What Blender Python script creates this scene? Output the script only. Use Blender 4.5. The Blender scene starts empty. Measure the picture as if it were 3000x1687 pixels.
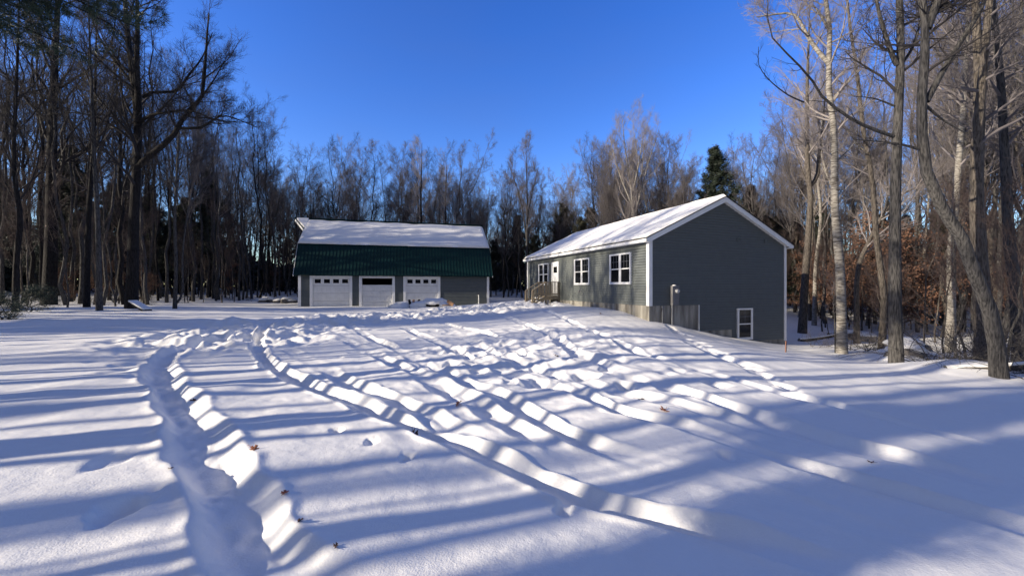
import bpy, math, random
import numpy as np
from math import radians as R, sin, cos, pi
C = bpy.context.scene.collection
F = 1170.0                      # focal length in units of the 3000 px wide photograph
EYE = 1.6
SUN_ALT, SUN_A = 17.5, 70.6      # elevation; direction the shadows run, degrees right of the view axis
sa, ca = sin(R(SUN_A)), cos(R(SUN_A))

# ------------------------------------------------------------------ helpers
def tag(o, label=None, cat=None, group=None, kind=None):
    if label: o['label'] = label
    if cat: o['category'] = cat
    if group: o['group'] = group
    if kind: o['kind'] = kind
    return o

def empty(name, loc, rz=0.0):
    o = bpy.data.objects.new(name, None)
    o.empty_display_size = .3
    o.location = loc; o.rotation_euler = (0, 0, rz)
    C.objects.link(o)
    return o

def link(name, me, mat=None, parent=None):
    o = bpy.data.objects.new(name, me)
    if mat is not None and len(me.materials) == 0: me.materials.append(mat)
    C.objects.link(o)
    if parent is not None: o.parent = parent
    return o

class MB:
    def __init__(s): s.v = []; s.f = []
    def poly(s, pts):
        n = len(s.v); s.v += [tuple(p) for p in pts]; s.f.append(tuple(range(n, n + len(pts)))); return s
    def box(s, x0, x1, y0, y1, z0, z1):
        n = len(s.v)
        s.v += [(x0,y0,z0),(x1,y0,z0),(x1,y1,z0),(x0,y1,z0),(x0,y0,z1),(x1,y0,z1),(x1,y1,z1),(x0,y1,z1)]
        for q in ((0,3,2,1),(4,5,6,7),(0,1,5,4),(1,2,6,5),(2,3,7,6),(3,0,4,7)): s.f.append(tuple(n+i for i in q))
        return s
    def hexa(s, a, b):          # two matching quads joined to a solid
        n = len(s.v); s.v += [tuple(p) for p in a] + [tuple(p) for p in b]
        for q in ((3,2,1,0),(4,5,6,7),(0,1,5,4),(1,2,6,5),(2,3,7,6),(3,0,4,7)): s.f.append(tuple(n+i for i in q))
        return s
    def prism(s, pts, d):       # polygon swept along vector d
        n = len(s.v); k = len(pts)
        s.v += [tuple(p) for p in pts] + [(p[0]+d[0], p[1]+d[1], p[2]+d[2]) for p in pts]
        s.f.append(tuple(range(n, n+k))[::-1]); s.f.append(tuple(range(n+k, n+2*k)))
        for i in range(k):
            j = (i+1) % k; s.f.append((n+i, n+j, n+k+j, n+k+i))
        return s
    def bar(s, p, q, w, h, up=(0,0,1)):
        p = np.array(p, float); q = np.array(q, float); t = q-p; t /= np.linalg.norm(t)
        a = np.cross(t, up); a /= np.linalg.norm(a); b = np.cross(a, t)
        c = [(-1,-1),(1,-1),(1,1),(-1,1)]
        return s.hexa([p+a*w/2*i+b*h/2*j for i,j in c], [q+a*w/2*i+b*h/2*j for i,j in c])
    def cyl(s, p, q, r0, r1=None, k=12):
        r1 = r0 if r1 is None else r1
        p = np.array(p, float); q = np.array(q, float); t = q-p; t /= np.linalg.norm(t)
        ref = (0,0,1) if abs(t[2]) < .9 else (1,0,0)
        a = np.cross(t, ref); a /= np.linalg.norm(a); b = np.cross(t, a); n = len(s.v)
        for c, r in ((p, r0), (q, r1)):
            for i in range(k):
                g = 2*pi*i/k; s.v.append(tuple(c + (a*cos(g)+b*sin(g))*r))
        for i in range(k):
            j = (i+1) % k; s.f.append((n+i, n+j, n+k+j, n+k+i))
        s.f.append(tuple(range(n, n+k))[::-1]); s.f.append(tuple(range(n+k, n+2*k)))
        return s
    def build(s, name, mat, parent=None, bevel=0, smooth=False):
        me = bpy.data.meshes.new(name); me.from_pydata(s.v, [], s.f); me.update()
        import bmesh
        bm = bmesh.new(); bm.from_mesh(me); bmesh.ops.recalc_face_normals(bm, faces=bm.faces); bm.to_mesh(me); bm.free()
        if smooth: me.polygons.foreach_set('use_smooth', [True]*len(me.polygons))
        o = link(name, me, mat, parent)
        if bevel:
            m = o.modifiers.new('bevel', 'BEVEL'); m.width = bevel; m.segments = 2; m.limit_method = 'ANGLE'
        return o

def np_mesh(name, v, quads=None, tris=None, smooth=False):
    me = bpy.data.meshes.new(name)
    quads = np.zeros((0,4), int) if quads is None else quads
    tris = np.zeros((0,3), int) if tris is None else tris
    nq, nt = len(quads), len(tris)
    me.vertices.add(len(v)); me.vertices.foreach_set('co', np.asarray(v, np.float32).ravel())
    me.loops.add(nq*4+nt*3)
    me.loops.foreach_set('vertex_index', np.concatenate([quads.ravel(), tris.ravel()]).astype(np.int32))
    me.polygons.add(nq+nt)
    st = np.concatenate([np.arange(nq)*4, nq*4+np.arange(nt)*3]).astype(np.int32)
    me.polygons.foreach_set('loop_start', st)
    if smooth: me.polygons.foreach_set('use_smooth', np.ones(nq+nt, bool))
    me.update(calc_edges=True); me.validate()
    return me

# ------------------------------------------------------------------ noise
def _h(ix, iy, seed):
    n = (ix.astype(np.int64)*374761393 + iy.astype(np.int64)*668265263 + seed*974634777) & 0xffffffff
    n = ((n ^ (n >> 13)) * 1274126177) & 0xffffffff
    n = ((n ^ (n >> 16)) * 2246822519) & 0xffffffff
    return ((n ^ (n >> 15)) & 0xffffff) / float(0xffffff)
def vn(x, y, seed=0):
    ix = np.floor(x); iy = np.floor(y); fx = x-ix; fy = y-iy
    fx = fx*fx*fx*(fx*(fx*6-15)+10); fy = fy*fy*fy*(fy*(fy*6-15)+10)
    a = _h(ix,iy,seed); b = _h(ix+1,iy,seed); c = _h(ix,iy+1,seed); d = _h(ix+1,iy+1,seed)
    return (a+(b-a)*fx)*(1-fy) + (c+(d-c)*fx)*fy - .5
def fbm(x, y, seed=0, o=3):
    s = 0; a = 1
    for i in range(o): s = s + a*vn(x*2**i, y*2**i, seed+i*17); a *= .5
    return s

# ------------------------------------------------------------------ terrain
CP = np.array([
 (0,0,0),(0,-8,0),(-4,2,0),(4,2,0),(0,6,0),(-6,6,0),(4,7,-.05),(0,12,.05),(-8,12,.02),(-16,12,.1),(-25,14,.25),(3.5,12,.12),
 (0,18,.18),(-8,20,.1),(-18,22,.35),(-21,22,.42),(-16,29.2,.13),(-9,31,.1),(-2,33,.05),(-20,34,.2),(3,25,.56),(.8,27.3,.62),
 (5.7,17,.12),(5.2,18.8,.42),(4.2,21.6,.52),(1.4,29.5,.66),(7,17.4,-.06),(8.58,18.0,-.4),(10.55,18.8,-.8),(13.75,20,-1.27),
 (5.5,8,-.16),(6,13,-.1),(9,14,-.55),(11.6,14,-.74),(10.1,10.5,-.46),(10.4,8.5,-.33),(7.6,5.5,-.12),(9.4,7.2,-.25),(14.8,16,-.85),(14,10,-.8),(20,10,-1.0),
 (18,18,-1.3),(20,28,-1.35),(30,35,-1.0),(12,36,-.4),(30,15,-1),
 (-30,45,.55),(0,50,.35),(0,80,1.2),(-60,60,1.5),(40,60,0),(60,30,-.5),(-50,20,.7),(-40,0,.5),(-50,-30,.6),(0,-30,0),(40,-30,-.3),(12,-5,-.1),(-12,0,.05),
 (120,0,0),(-120,0,1),(0,130,1.5),(0,-120,0),(110,110,1),(-110,110,1.5)], float)
CC = 3.0
def _phi(dx, dy): return np.sqrt(dx*dx+dy*dy+CC*CC)
_n = len(CP); _A = np.zeros((_n+3,_n+3))
_A[:_n,:_n] = _phi(CP[:,None,0]-CP[None,:,0], CP[:,None,1]-CP[None,:,1])
_A[:_n,_n:] = np.c_[np.ones(_n), CP[:,:2]]; _A[_n:,:_n] = _A[:_n,_n:].T
_W = np.linalg.solve(_A, np.r_[CP[:,2], 0,0,0])
def H0(x, y):
    x = np.asarray(x, float); y = np.asarray(y, float)
    sh = x.shape; x = x.ravel(); y = y.ravel()
    rr = np.hypot(x, y); k = np.minimum(1, 115/np.maximum(rr, 1e-6)); x = x*k; y = y*k
    out = _W[_n] + _W[_n+1]*x + _W[_n+2]*y
    for i in range(_n): out = out + _W[i]*_phi(x-CP[i,0], y-CP[i,1])
    return out.reshape(sh)
def ground_at(px, py):           # where the ray through a photo point meets the snow
    dx = (px-1500)/F; dz = -(py-841)/F; d = 2.0
    for i in range(4000):
        if EYE+dz*d <= float(H0(dx*d, d)): break
        d += .02 if d < 12 else .05
    return dx*d, d
def spline(P, step=.25):
    P = np.array(P, float); P = np.vstack([2*P[0]-P[1], P, 2*P[-1]-P[-2]]); out = []
    for i in range(1, len(P)-2):
        a,b,c,d = P[i-1:i+3]; n = max(2, int(np.linalg.norm(c-b)/step))
        for t in np.arange(n)/n:
            out.append(.5*((2*b)+(-a+c)*t+(2*a-5*b+4*c-d)*t*t+(-a+3*b-3*c+d)*t**3))
    out.append(P[-2]); return np.array(out)
RUTS = [ # points, half width, depth
 ([(1010,1900),(850,1690),(735,1550),(630,1375),(580,1280),(540,1220),(482,1120),(472,1062),(520,1022),(600,1000),(700,981),(800,962),(900,945)], .19, .185),
 ([(900,940),(790,970),(758,1000),(772,1045),(838,1095),(930,1140),(1034,1180),(1228,1254),(1400,1311),(1571,1391),(1742,1448),(2000,1520),(2143,1558),(2285,1606),(2570,1700)], .13, .17),
 ([(838,1020),(930,1071),(1048,1135),(1165,1176),(1280,1235),(1450,1290)], .14, .13),
 ([(980,940),(1060,975),(1150,1020),(1250,1065),(1342,1111),(1457,1162),(1542,1202),(1628,1248),(1736,1294),(1900,1350),(2100,1410),(2400,1500),(2800,1640)], .14, .14),
 ([(1200,930),(1300,950),(1411,975),(1485,1003),(1540,1043),(1650,1120),(1799,1200),(2000,1251),(2180,1310),(2350,1363),(2600,1445),(3000,1565),(3300,1650)], .13, .17),
 ([(1420,915),(1513,940),(1616,984),(1673,1025),(1787,1077),(2050,1165),(2400,1275),(2700,1360),(3000,1440)], .16, .15),
 ([(1540,900),(1599,912),(1656,934),(1730,970),(1856,1022),(1970,1060),(2250,1145),(2600,1235),(3000,1335)], .13, .13),
 ([(1100,930),(1180,960),(1300,1010),(1440,1070),(1600,1130),(1750,1160)], .15, .12),
 ([(1300,960),(1420,1020),(1560,1075),(1700,1120),(1900,1170),(2200,1240),(2500,1320),(2900,1450)], .15, .11),
 ([(1000,990),(1120,1050),(1260,1120),(1400,1190),(1560,1270),(1700,1330)], .15, .09),
 ([(1960,955),(1985,975),(2020,1000),(2080,1030),(2160,1060),(2300,1100)], .15, .08),
 ([(2100,1420),(2300,1440),(2600,1530),(2900,1640)], .25, .05),
]
RW = []
for pts, w, dp in RUTS:
    P = spline([ground_at(*p) for p in pts]); RW.append((P, w, dp))
TRAMP = spline([ground_at(*p) for p in [(690,990),(780,965),(900,945),(1050,935),(1200,922),(1350,910),(1480,898),(1560,889)]], 1.0)
PITS = [(*ground_at(*p), s, d) for p, s, d in [((350,1488),.11,.12),((330,1350),.12,.05),((1652,1476),.06,.05),((1194,1343),.06,.05),((1085,1300),.05,.04),
        ((1560,1395),.05,.03),((985,1265),.05,.04),((2130,1345),.06,.04),((340,1090),.2,.06),((380,1065),.2,.07),((300,1055),.2,.05),((410,1100),.15,.05),((520,1058),.12,.06)]]
rp = random.Random(5)
for i in range(60):              # footprints wandering between the ruts
    t = rp.random(); px = 1050+900*t+rp.uniform(-180,180); py = 960+130*t+rp.uniform(-40,90)
    PITS.append((*ground_at(px, py), rp.uniform(.09,.16), rp.uniform(.03,.08)))
for i in range(22):
    PITS.append((*ground_at(1960+i*17+rp.uniform(-8,8), 955+i*9+rp.uniform(-4,4)), .12, .07))
def Hfull(x, y):
    x = np.asarray(x, float); y = np.asarray(y, float)
    z = H0(x, y)
    r = np.hypot(x, y); near = np.clip(1.3-r/70, 0, 1)
    z = z + .07*fbm(x/3.1, y/3.1, 3)*near + .035*fbm(x/.9+7, y/1.6, 9)*near + .006*fbm(x/.16, y/.16, 21, 2)*np.clip(1-r/14, 0, 1)
    z = z + .34*np.exp(-(((x-11.1)/1.3)**2+((y-9.7)/.9)**2)) + .12*np.exp(-(((x-8.3)/1.6)**2+((y-6.6)/.7)**2))
    z = z + .45*np.exp(-(((x-13.2)/1.0)**2+((y-13.2)/.8)**2)) + .35*np.exp(-(((x-12.0)/.7)**2+((y-12.2)/.6)**2))
    # low bank across the left of the drive
    for (cx, cy, sx, sy, a) in [(-17,15,5,.9,.22),(-9,13.5,4,.8,.12),(-22,17,3,1,.25),(-12,16.5,3,.7,.1),(-15,33,3,2,.3)]:
        z = z + a*np.exp(-(((x-cx)/sx)**2+((y-cy-.25*(x-cx))/sy)**2))
    # trampled path to the porch
    D = np.full(x.shape, 99.)
    for p in TRAMP: D = np.minimum(D, np.hypot(x-p[0], y-p[1]))
    m = np.clip(1.25-D/3.4, 0, 1); m = m*m*(3-2*m)
    rid = 1-2*np.abs(fbm(x/.75, y/.75, 31, 2))
    z = z + m*(.30*fbm(x/.55, y/.55, 41, 3) + .10*(rid-.6))
    c2 = np.exp(-(((x-.3-.25*(y-9))/3.2)**2+((y-10.5)/5)**2)); z = z + c2*(.14*fbm(x/.55, y/.42, 55, 3)+.06*(1-2*np.abs(fbm(x/.9, y/.9, 57, 2))-.6))
    for cx0, (P, w, dp) in enumerate(RW):
        bx0, by0 = P.min(0)-1; bx1, by1 = P.max(0)+1
        idx = np.nonzero((x>bx0)&(x<bx1)&(y>by0)&(y<by1))[0] if x.ndim == 1 else None
        if idx is None or len(idx) == 0: continue
        xs = x[idx]; ys = y[idx]; best = np.full(xs.shape, 99.); S = np.zeros(xs.shape); side = np.zeros(xs.shape); acc = 0
        for i in range(len(P)-1):
            a = P[i]; b = P[i+1]; L = np.hypot(*(b-a))+1e-9; tx, ty = (b-a)/L
            near_ = np.nonzero((np.abs(xs-(a[0]+b[0])/2) < .9+L)&(np.abs(ys-(a[1]+b[1])/2) < .9+L))[0]
            if len(near_):
                qx = xs[near_]-a[0]; qy = ys[near_]-a[1]
                t = np.clip(qx*tx+qy*ty, 0, L); d = np.hypot(qx-t*tx, qy-t*ty)
                k = d < best[near_]; ii = near_[k]
                best[ii] = d[k]; S[ii] = acc+t[k]; side[ii] = np.sign(qx[k]*ty-qy[k]*tx)
            acc += L
        ww = w*(1+.30*vn(S/.33, side*5, 77)+.35*vn(S/.9, side*3, 5))
        brk = 1 if cx0 < 2 else np.clip(.62+1.5*vn(S/1.6, S*0+cx0, 91), .12, 1.15)
        fade = np.clip(S/1.0, 0, 1)*np.clip((acc-S)/1.0, 0, 1)
        t = np.clip((best-ww*.4)/(ww*1.2), 0, 1); fl = 1-t*t*(3-2*t)
        lump = .5+.9*(vn(S/.19, side*9+best*3, 13)+.5)
        dz = -.80*dp*fl*(.9+.35*vn(S/.6, 0*S, 8)) + .13*dp*lump*np.exp(-((best-ww*1.45)/(ww*.38))**2) + .03*fl*vn(S/.13, best/.1, 3)
        z[idx] += dz*fade*brk*(best < 1.2)
    for cx, cy, s, d in PITS:
        e = ((x-cx)**2+(y-cy)**2*.6)/(s*s)*(1+1.1*vn(x/s*.9, y/s*.9, 61))
        z = z - d*np.exp(-e*e*.5)
    return z
def HZ(x, y): return float(Hfull(np.array([x]), np.array([y]))[0])

# ------------------------------------------------------------------ materials
def nt(name):
    m = bpy.data.materials.new(name); m.use_nodes = True
    b = m.node_tree.nodes['Principled BSDF']; return m, m.node_tree, b
def mat(name, col, rough=.7, metal=0, noise=.0, nscale=8, col2=None, bump=0, bscale=40, stretch=(1,1,1), spec=None, coat=0, coord='Object'):
    m, t, b = nt(name)
    b.inputs['Roughness'].default_value = rough; b.inputs['Metallic'].default_value = metal
    if spec is not None: b.inputs['Specular IOR Level'].default_value = spec
    b.inputs['Base Color'].default_value = (*col, 1)
    tc = t.nodes.new('ShaderNodeTexCoord'); mp = t.nodes.new('ShaderNodeMapping'); mp.inputs['Scale'].default_value = stretch
    t.links.new(tc.outputs[coord], mp.inputs[0])
    if noise or col2:
        n = t.nodes.new('ShaderNodeTexNoise'); n.inputs['Scale'].default_value = nscale; n.inputs['Detail'].default_value = 6
        t.links.new(mp.outputs[0], n.inputs['Vector'])
        r = t.nodes.new('ShaderNodeValToRGB'); r.color_ramp.elements[0].position = .35; r.color_ramp.elements[1].position = .65
        c2 = col2 or tuple(min(1, c*(1+noise)) for c in col); c1 = col if col2 else tuple(c*(1-noise) for c in col)
        r.color_ramp.elements[0].color = (*c1, 1); r.color_ramp.elements[1].color = (*c2, 1)
        t.links.new(n.outputs[0], r.inputs[0]); t.links.new(r.outputs[0], b.inputs['Base Color'])
    if bump:
        n = t.nodes.new('ShaderNodeTexNoise'); n.inputs['Scale'].default_value = bscale; n.inputs['Detail'].default_value = 4
        t.links.new(mp.outputs[0], n.inputs['Vector'])
        bp = t.nodes.new('ShaderNodeBump'); bp.inputs['Strength'].default_value = bump; bp.inputs['Distance'].default_value = .02
        t.links.new(n.outputs[0], bp.inputs['Height']); t.links.new(bp.outputs[0], b.inputs['Normal'])
    return m
M = {}
M['siding'] = mat('vinyl_siding', (.112,.124,.119), .55, noise=.05, nscale=3)
M['white'] = mat('white_trim', (.80,.80,.79), .45, noise=.03, nscale=5)
M['door_white'] = mat('garage_door_paint', (.74,.74,.73), .45, noise=.06, nscale=2)
M['green'] = mat('green_metal', (.001,.021,.021), .5, noise=.12, nscale=1.5, spec=.22)
M['shingle'] = mat('dark_shingle', (.02,.02,.022), .9)
M['glass'] = mat('window_glass', (.008,.009,.011), .08, spec=.35)
M['dark'] = mat('dark_interior', (.01,.01,.01), .9)
M['wood'] = mat('treated_lumber', (.31,.25,.165), .8, noise=.25, nscale=6, stretch=(1,1,6), bump=.2)
M['lumber'] = mat('brown_lumber', (.35,.20,.11), .8, noise=.3, nscale=12)
M['stone'] = mat('grey_stone', (.16,.145,.13), .9, noise=.35, nscale=4, bump=.6, bscale=9)
M['meterbox'] = mat('grey_enclosure', (.15,.147,.152), .5, noise=.06)
M['pvc'] = mat('grey_conduit', (.17,.175,.19), .5)
M['metalgrey'] = mat('meter_metal', (.5,.5,.52), .25, metal=.6)
M['stakem'] = mat('orange_stake', (.24,.11,.07), .7)
M['leafbrown'] = mat('dry_leaf', (.27,.09,.045), .7, noise=.4, nscale=60)
M['leaforange'] = mat('orange_leaf', (.46,.17,.07), .7, noise=.35, nscale=60)
M['leafdark'] = mat('dark_leaf', (.07,.03,.02), .7, noise=.4, nscale=60)
def concrete():
    m, t, b = nt('poured_concrete'); b.inputs['Roughness'].default_value = .9
    tc = t.nodes.new('ShaderNodeTexCoord')
    mp = t.nodes.new('ShaderNodeMapping'); mp.inputs['Scale'].default_value = (2.2,2.2,.35); t.links.new(tc.outputs['Object'], mp.inputs[0])
    n = t.nodes.new('ShaderNodeTexNoise'); n.inputs['Scale'].default_value = 1.6; n.inputs['Detail'].default_value = 8; t.links.new(mp.outputs[0], n.inputs['Vector'])
    r = t.nodes.new('ShaderNodeValToRGB'); e = r.color_ramp.elements
    e[0].position = .3; e[0].color = (.09,.08,.065,1); e[1].position = .68; e[1].color = (.38,.36,.31,1)
    t.links.new(n.outputs[0], r.inputs[0]); t.links.new(r.outputs[0], b.inputs['Base Color'])
    return m
M['concrete'] = concrete()
def bark(name, c1, c2, scale=6, band=False):
    m, t, b = nt(name); b.inputs['Roughness'].default_value = .9
    b.inputs['Specular IOR Level'].default_value = .2
    tc = t.nodes.new('ShaderNodeTexCoord'); mp = t.nodes.new('ShaderNodeMapping')
    mp.inputs['Scale'].default_value = (1,1,5) if band else (3,3,.5); t.links.new(tc.outputs['Object'], mp.inputs[0])
    n = t.nodes.new('ShaderNodeTexNoise'); n.inputs['Scale'].default_value = scale; n.inputs['Detail'].default_value = 6; t.links.new(mp.outputs[0], n.inputs['Vector'])
    r = t.nodes.new('ShaderNodeValToRGB'); e = r.color_ramp.elements; e[0].position = .36; e[0].color = (*c1,1); e[1].position = .6; e[1].color = (*c2,1)
    t.links.new(n.outputs[0], r.inputs[0]); t.links.new(r.outputs[0], b.inputs['Base Color'])
    bp = t.nodes.new('ShaderNodeBump'); bp.inputs['Strength'].default_value = .9; bp.inputs['Distance'].default_value = .05
    t.links.new(n.outputs[0], bp.inputs['Height']); t.links.new(bp.outputs[0], b.inputs['Normal'])
    return m
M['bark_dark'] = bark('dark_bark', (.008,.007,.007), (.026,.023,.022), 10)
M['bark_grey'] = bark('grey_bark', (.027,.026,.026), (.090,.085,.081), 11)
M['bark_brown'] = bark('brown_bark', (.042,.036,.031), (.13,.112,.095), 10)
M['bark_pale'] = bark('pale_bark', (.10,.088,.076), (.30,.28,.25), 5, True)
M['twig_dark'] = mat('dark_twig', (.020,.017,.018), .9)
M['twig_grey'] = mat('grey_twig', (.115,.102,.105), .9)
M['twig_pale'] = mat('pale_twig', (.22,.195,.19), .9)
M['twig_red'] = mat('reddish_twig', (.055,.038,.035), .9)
M['needle'] = mat('pine_needles', (.020,.031,.020), .6, noise=.4, nscale=2)
M['needle_olive'] = mat('olive_needles', (.050,.050,.030), .7, noise=.4, nscale=2)
M['needle_near'] = mat('green_needles', (.016,.036,.018), .6, noise=.35, nscale=5)
M['beech'] = mat('copper_leaves', (.14,.07,.043), .8, noise=.4, nscale=9)
def snow(name, fine=True):
    m, t, b = nt(name)
    b.inputs['Base Color'].default_value = (.85,.84,.815,1); b.inputs['Roughness'].default_value = .55
    b.inputs['Specular IOR Level'].default_value = .25
    tc = t.nodes.new('ShaderNodeTexCoord')
    def noi(s, d): 
        n = t.nodes.new('ShaderNodeTexNoise'); n.inputs['Scale'].default_value = s; n.inputs['Detail'].default_value = d
        t.links.new(tc.outputs['Object'], n.inputs['Vector']); return n
    n1 = noi(11, 6); n2 = noi(75, 5)
    b1 = t.nodes.new('ShaderNodeBump'); b1.inputs['Strength'].default_value = .35; b1.inputs['Distance'].default_value = .02
    b2 = t.nodes.new('ShaderNodeBump'); b2.inputs['Strength'].default_value = .55; b2.inputs['Distance'].default_value = .006
    t.links.new(n1.outputs[0], b1.inputs['Height']); t.links.new(n2.outputs[0], b2.inputs['Height'])
    t.links.new(b1.outputs[0], b2.inputs['Normal']); t.links.new(b2.outputs[0], b.inputs['Normal'])
    return m
M['snow'] = snow('snow')

# ------------------------------------------------------------------ snow ground
def make_ground():
    az = np.concatenate([np.linspace(-180,-64,40,endpoint=False), np.linspace(-64,64,1000,endpoint=False), np.linspace(64,180,40,endpoint=False)])
    az = np.radians(az); r = [.4]
    while r[-1] < 420: r.append(r[-1]*(1.0062 if r[-1] < 38 else 1.05) if r[-1] > 1.6 else r[-1]*1.05)
    r = np.array(r); A, Rr = np.meshgrid(az, r); X = (Rr*np.sin(A)).ravel(); Y = (Rr*np.cos(A)).ravel()
    Z = Hfull(X, Y); nr, na = len(r), len(az)
    v = np.c_[X, Y, Z]; i = np.arange(nr-1)[:,None]*na; j = np.arange(na)[None,:]; k = (j+1) % na
    q = np.stack([i+j, i+k, i+na+k, i+na+j], -1).reshape(-1,4)[:, ::-1]
    v = np.vstack([v, [0,0,HZ(0,.01)]]); c = len(v)-1
    tr = np.c_[np.full(na, c), np.arange(na), (np.arange(na)+1) % na][:, ::-1]
    o = link('snow_ground', np_mesh('snow_ground', v, q, tr, True), M['snow'])
    tag(o, kind='structure')
make_ground()

# ------------------------------------------------------------------ clapboards
def clap(mb, o, h, n, z0, z1, ext, e=.12, proud=.042):
    o = np.array(o, float); h = np.array(h, float); n = np.array(n, float)
    P = lambda a, z, d: o + h*a + n*d + np.array((0,0,z))
    z = z0
    while z < z1-1e-4:
        zu = min(z+e, z1)
        for (a,b), (a2,b2) in zip(ext(z), ext(zu-1e-4)):
            if b-a < .01: continue
            if b2 <= a2: a2 = b2 = (a+b)/2
            g_ = min(.030, (zu-z)*.4); zt = zu-g_; k_ = (zt-z)/(zu-z); at_, bt_ = a+(a2-a)*k_, b+(b2-b)*k_
            mb.poly([P(a,z,proud), P(b,z,proud), P(bt_,zt,.016), P(at_,zt,.016)]); mb.poly([P(at_,zt,.016), P(bt_,zt,.016), P(bt_,zt-.004,.0), P(at_,zt-.004,.0)])
            mb.poly([P(a,z,0), P(b,z,0), P(b,z,proud), P(a,z,proud)])
        z = zu
def window(parent, o, h, n, w, ht, z0, twin, mull=(3,2)):
    """frame, glass, muntins; o,h,n in parent's frame"""
    o = np.array(o, float); h = np.array(h, float); n = np.array(n, float)
    def bx(mb, a0, a1, z0_, z1_, d0, d1):
        P = lambda a, z, d: tuple(o + h*a + n*(d+.042 if d > 0 else 0) + np.array((0,0,z)))
        mb.hexa([P(a0,z0_,d0),P(a1,z0_,d0),P(a1,z1_,d0),P(a0,z1_,d0)], [P(a0,z0_,d1),P(a1,z0_,d1),P(a1,z1_,d1),P(a0,z1_,d1)])
    root = empty('window', (0,0,0)); root.parent = parent
    fr = MB(); t = .075
    bx(fr, 0, w, z0, z0+t, 0, .06); bx(fr, 0, w, z0+ht-t, z0+ht, 0, .06)
    bx(fr, 0, t, z0+t, z0+ht-t, 0, .058); bx(fr, w-t, w, z0+t, z0+ht-t, 0, .058)
    cells = [(t, w-t)]
    if twin: bx(fr, w/2-.055, w/2+.055, z0+t, z0+ht-t, 0, .056); cells = [(t, w/2-.055), (w/2+.055, w-t)]
    fr.build('frame', M['white'], root)
    for a0, a1 in cells:
        zm = z0+ht*.5; s = .035
        sa_ = MB(); bx(sa_, a0, a1, zm-.025, zm+.025, .012, .046)
        bx(sa_, a0, a0+s, z0+t, zm-.025, .012, .036); bx(sa_, a1-s, a1, z0+t, zm-.025, .012, .036)
        bx(sa_, a0+s, a1-s, z0+t, z0+t+s, .012, .036)
        bx(sa_, a0, a0+s*.8, zm+.025, z0+ht-t, .012, .044); bx(sa_, a1-s*.8, a1, zm+.025, z0+ht-t, .012, .044)
        sa_.build('sash', M['white'], root)
        g = MB(); bx(g, a0, a1, z0+t, z0+ht-t, .004, .022); g.build('glass', M['glass'], root)
        mu = MB(); b0, b1 = a0+s*.8, a1-s*.8
        for i in range(1, mull[0]):
            x = b0+(b1-b0)*i/mull[0]; bx(mu, x-.007, x+.007, zm+.025, z0+ht-t, .0225, .026)
        for i in range(1, mull[1]):
            z = zm+.025+(z0+ht-t-zm-.025)*i/mull[1]; bx(mu, b0, b1, z-.007, z+.007, .0225, .025)
        mu.build('muntin', M['pvc'], root)
    return root

# ------------------------------------------------------------------ ranch house
TH = R(20.0); W, L = 8.34, 13.85; ZB = .80
house = empty('ranch_house', (5.944,17.3,ZB), TH)
tag(house, 'grey sided ranch house with snowy gable roof and raised concrete foundation, right of the barn', 'house')
RID = 5.02; SL = (RID-2.92)/(W/2+.3)
def rt(x): return 2.92 + SL*(min(x, W-x)+.3)      # roof deck top
core = MB()
core.prism([(0,0,-2.4),(W,0,-2.4),(W,0,rt(W)-.16),(W/2,0,rt(W/2)-.16),(0,0,rt(0)-.16)], (0,L,0))
core.build('wall', M['siding'], house)
sd = MB()
def gext(z):
    lo = 0.0
    if z < -1.2: lo = 4.75
    elif z < -.001: lo = 2.75
    top = z+.17-2.92
    a = max(lo, top/SL-.3); b = min(W, W-(top/SL-.3))
    return [(a, b)]
# gable: three bands so that stepped bottom edges are exact
clap(sd, (0,0,0), (1,0,0), (0,-1,0), -1.80, -1.20, lambda z: [(4.75, W)])
clap(sd, (0,0,0), (1,0,0), (0,-1,0), -1.20, 0, lambda z: [(2.75, W)])
clap(sd, (0,0,0), (1,0,0), (0,-1,0), 0, rt(W/2)-.2, gext)
sd.build('gable_siding', M['siding'], house)
sd = MB(); clap(sd, (0,L,0), (0,-1,0), (-1,0,0), 0, rt(0)-.18, lambda z: [(0, L)]); sd.build('front_siding', M['siding'], house)
fd = MB()
fd.box(-.012, .2, -.012, L+.01, -2.4, -.012)
fd.box(.2, 2.745, -.012, .2, -2.4, -.012); fd.box(2.745, 4.745, -.010, .2, -2.4, -1.207); fd.box(4.745, W+.01, -.012, .2, -2.4, -1.807)
for i in range(1, 24):           # form-board seams standing slightly proud
    fd.box(-.017, -.012, i*.6-.012, i*.6+.012, -2.4, -.02)
for x in (.35,.95,1.55,2.15): fd.box(x, x+.02, -.018, -.012, -2.4, -.02)
fd.build('foundation', M['concrete'], house)
cb = MB()
for (a,b,c,d) in ((-.055,.0,-.055,.13),(0,.13,-.055,0)): cb.box(a,b,c,d,-.02,rt(0)-.16)
cb.build('corner_board', M['white'], house); cb = MB()
cb.box(W-.12, W+.03, -.055, 0, -1.88, rt(W)-.16); cb.box(W, W+.03, 0, .13, -1.88, rt(W)-.16)
cb.build('corner_board', M['white'], house); cb = MB()
cb.box(-.055, 0, L-.13, L+.03, -.02, rt(0)-.16)
cb.build('corner_board', M['white'], house); cb = MB()
cb.box(2.72, 2.748, -.05, 0, -1.22, -.01)
cb.build('edge_strip', M['white'], house)
OV = .22                          # gable overhang
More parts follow.
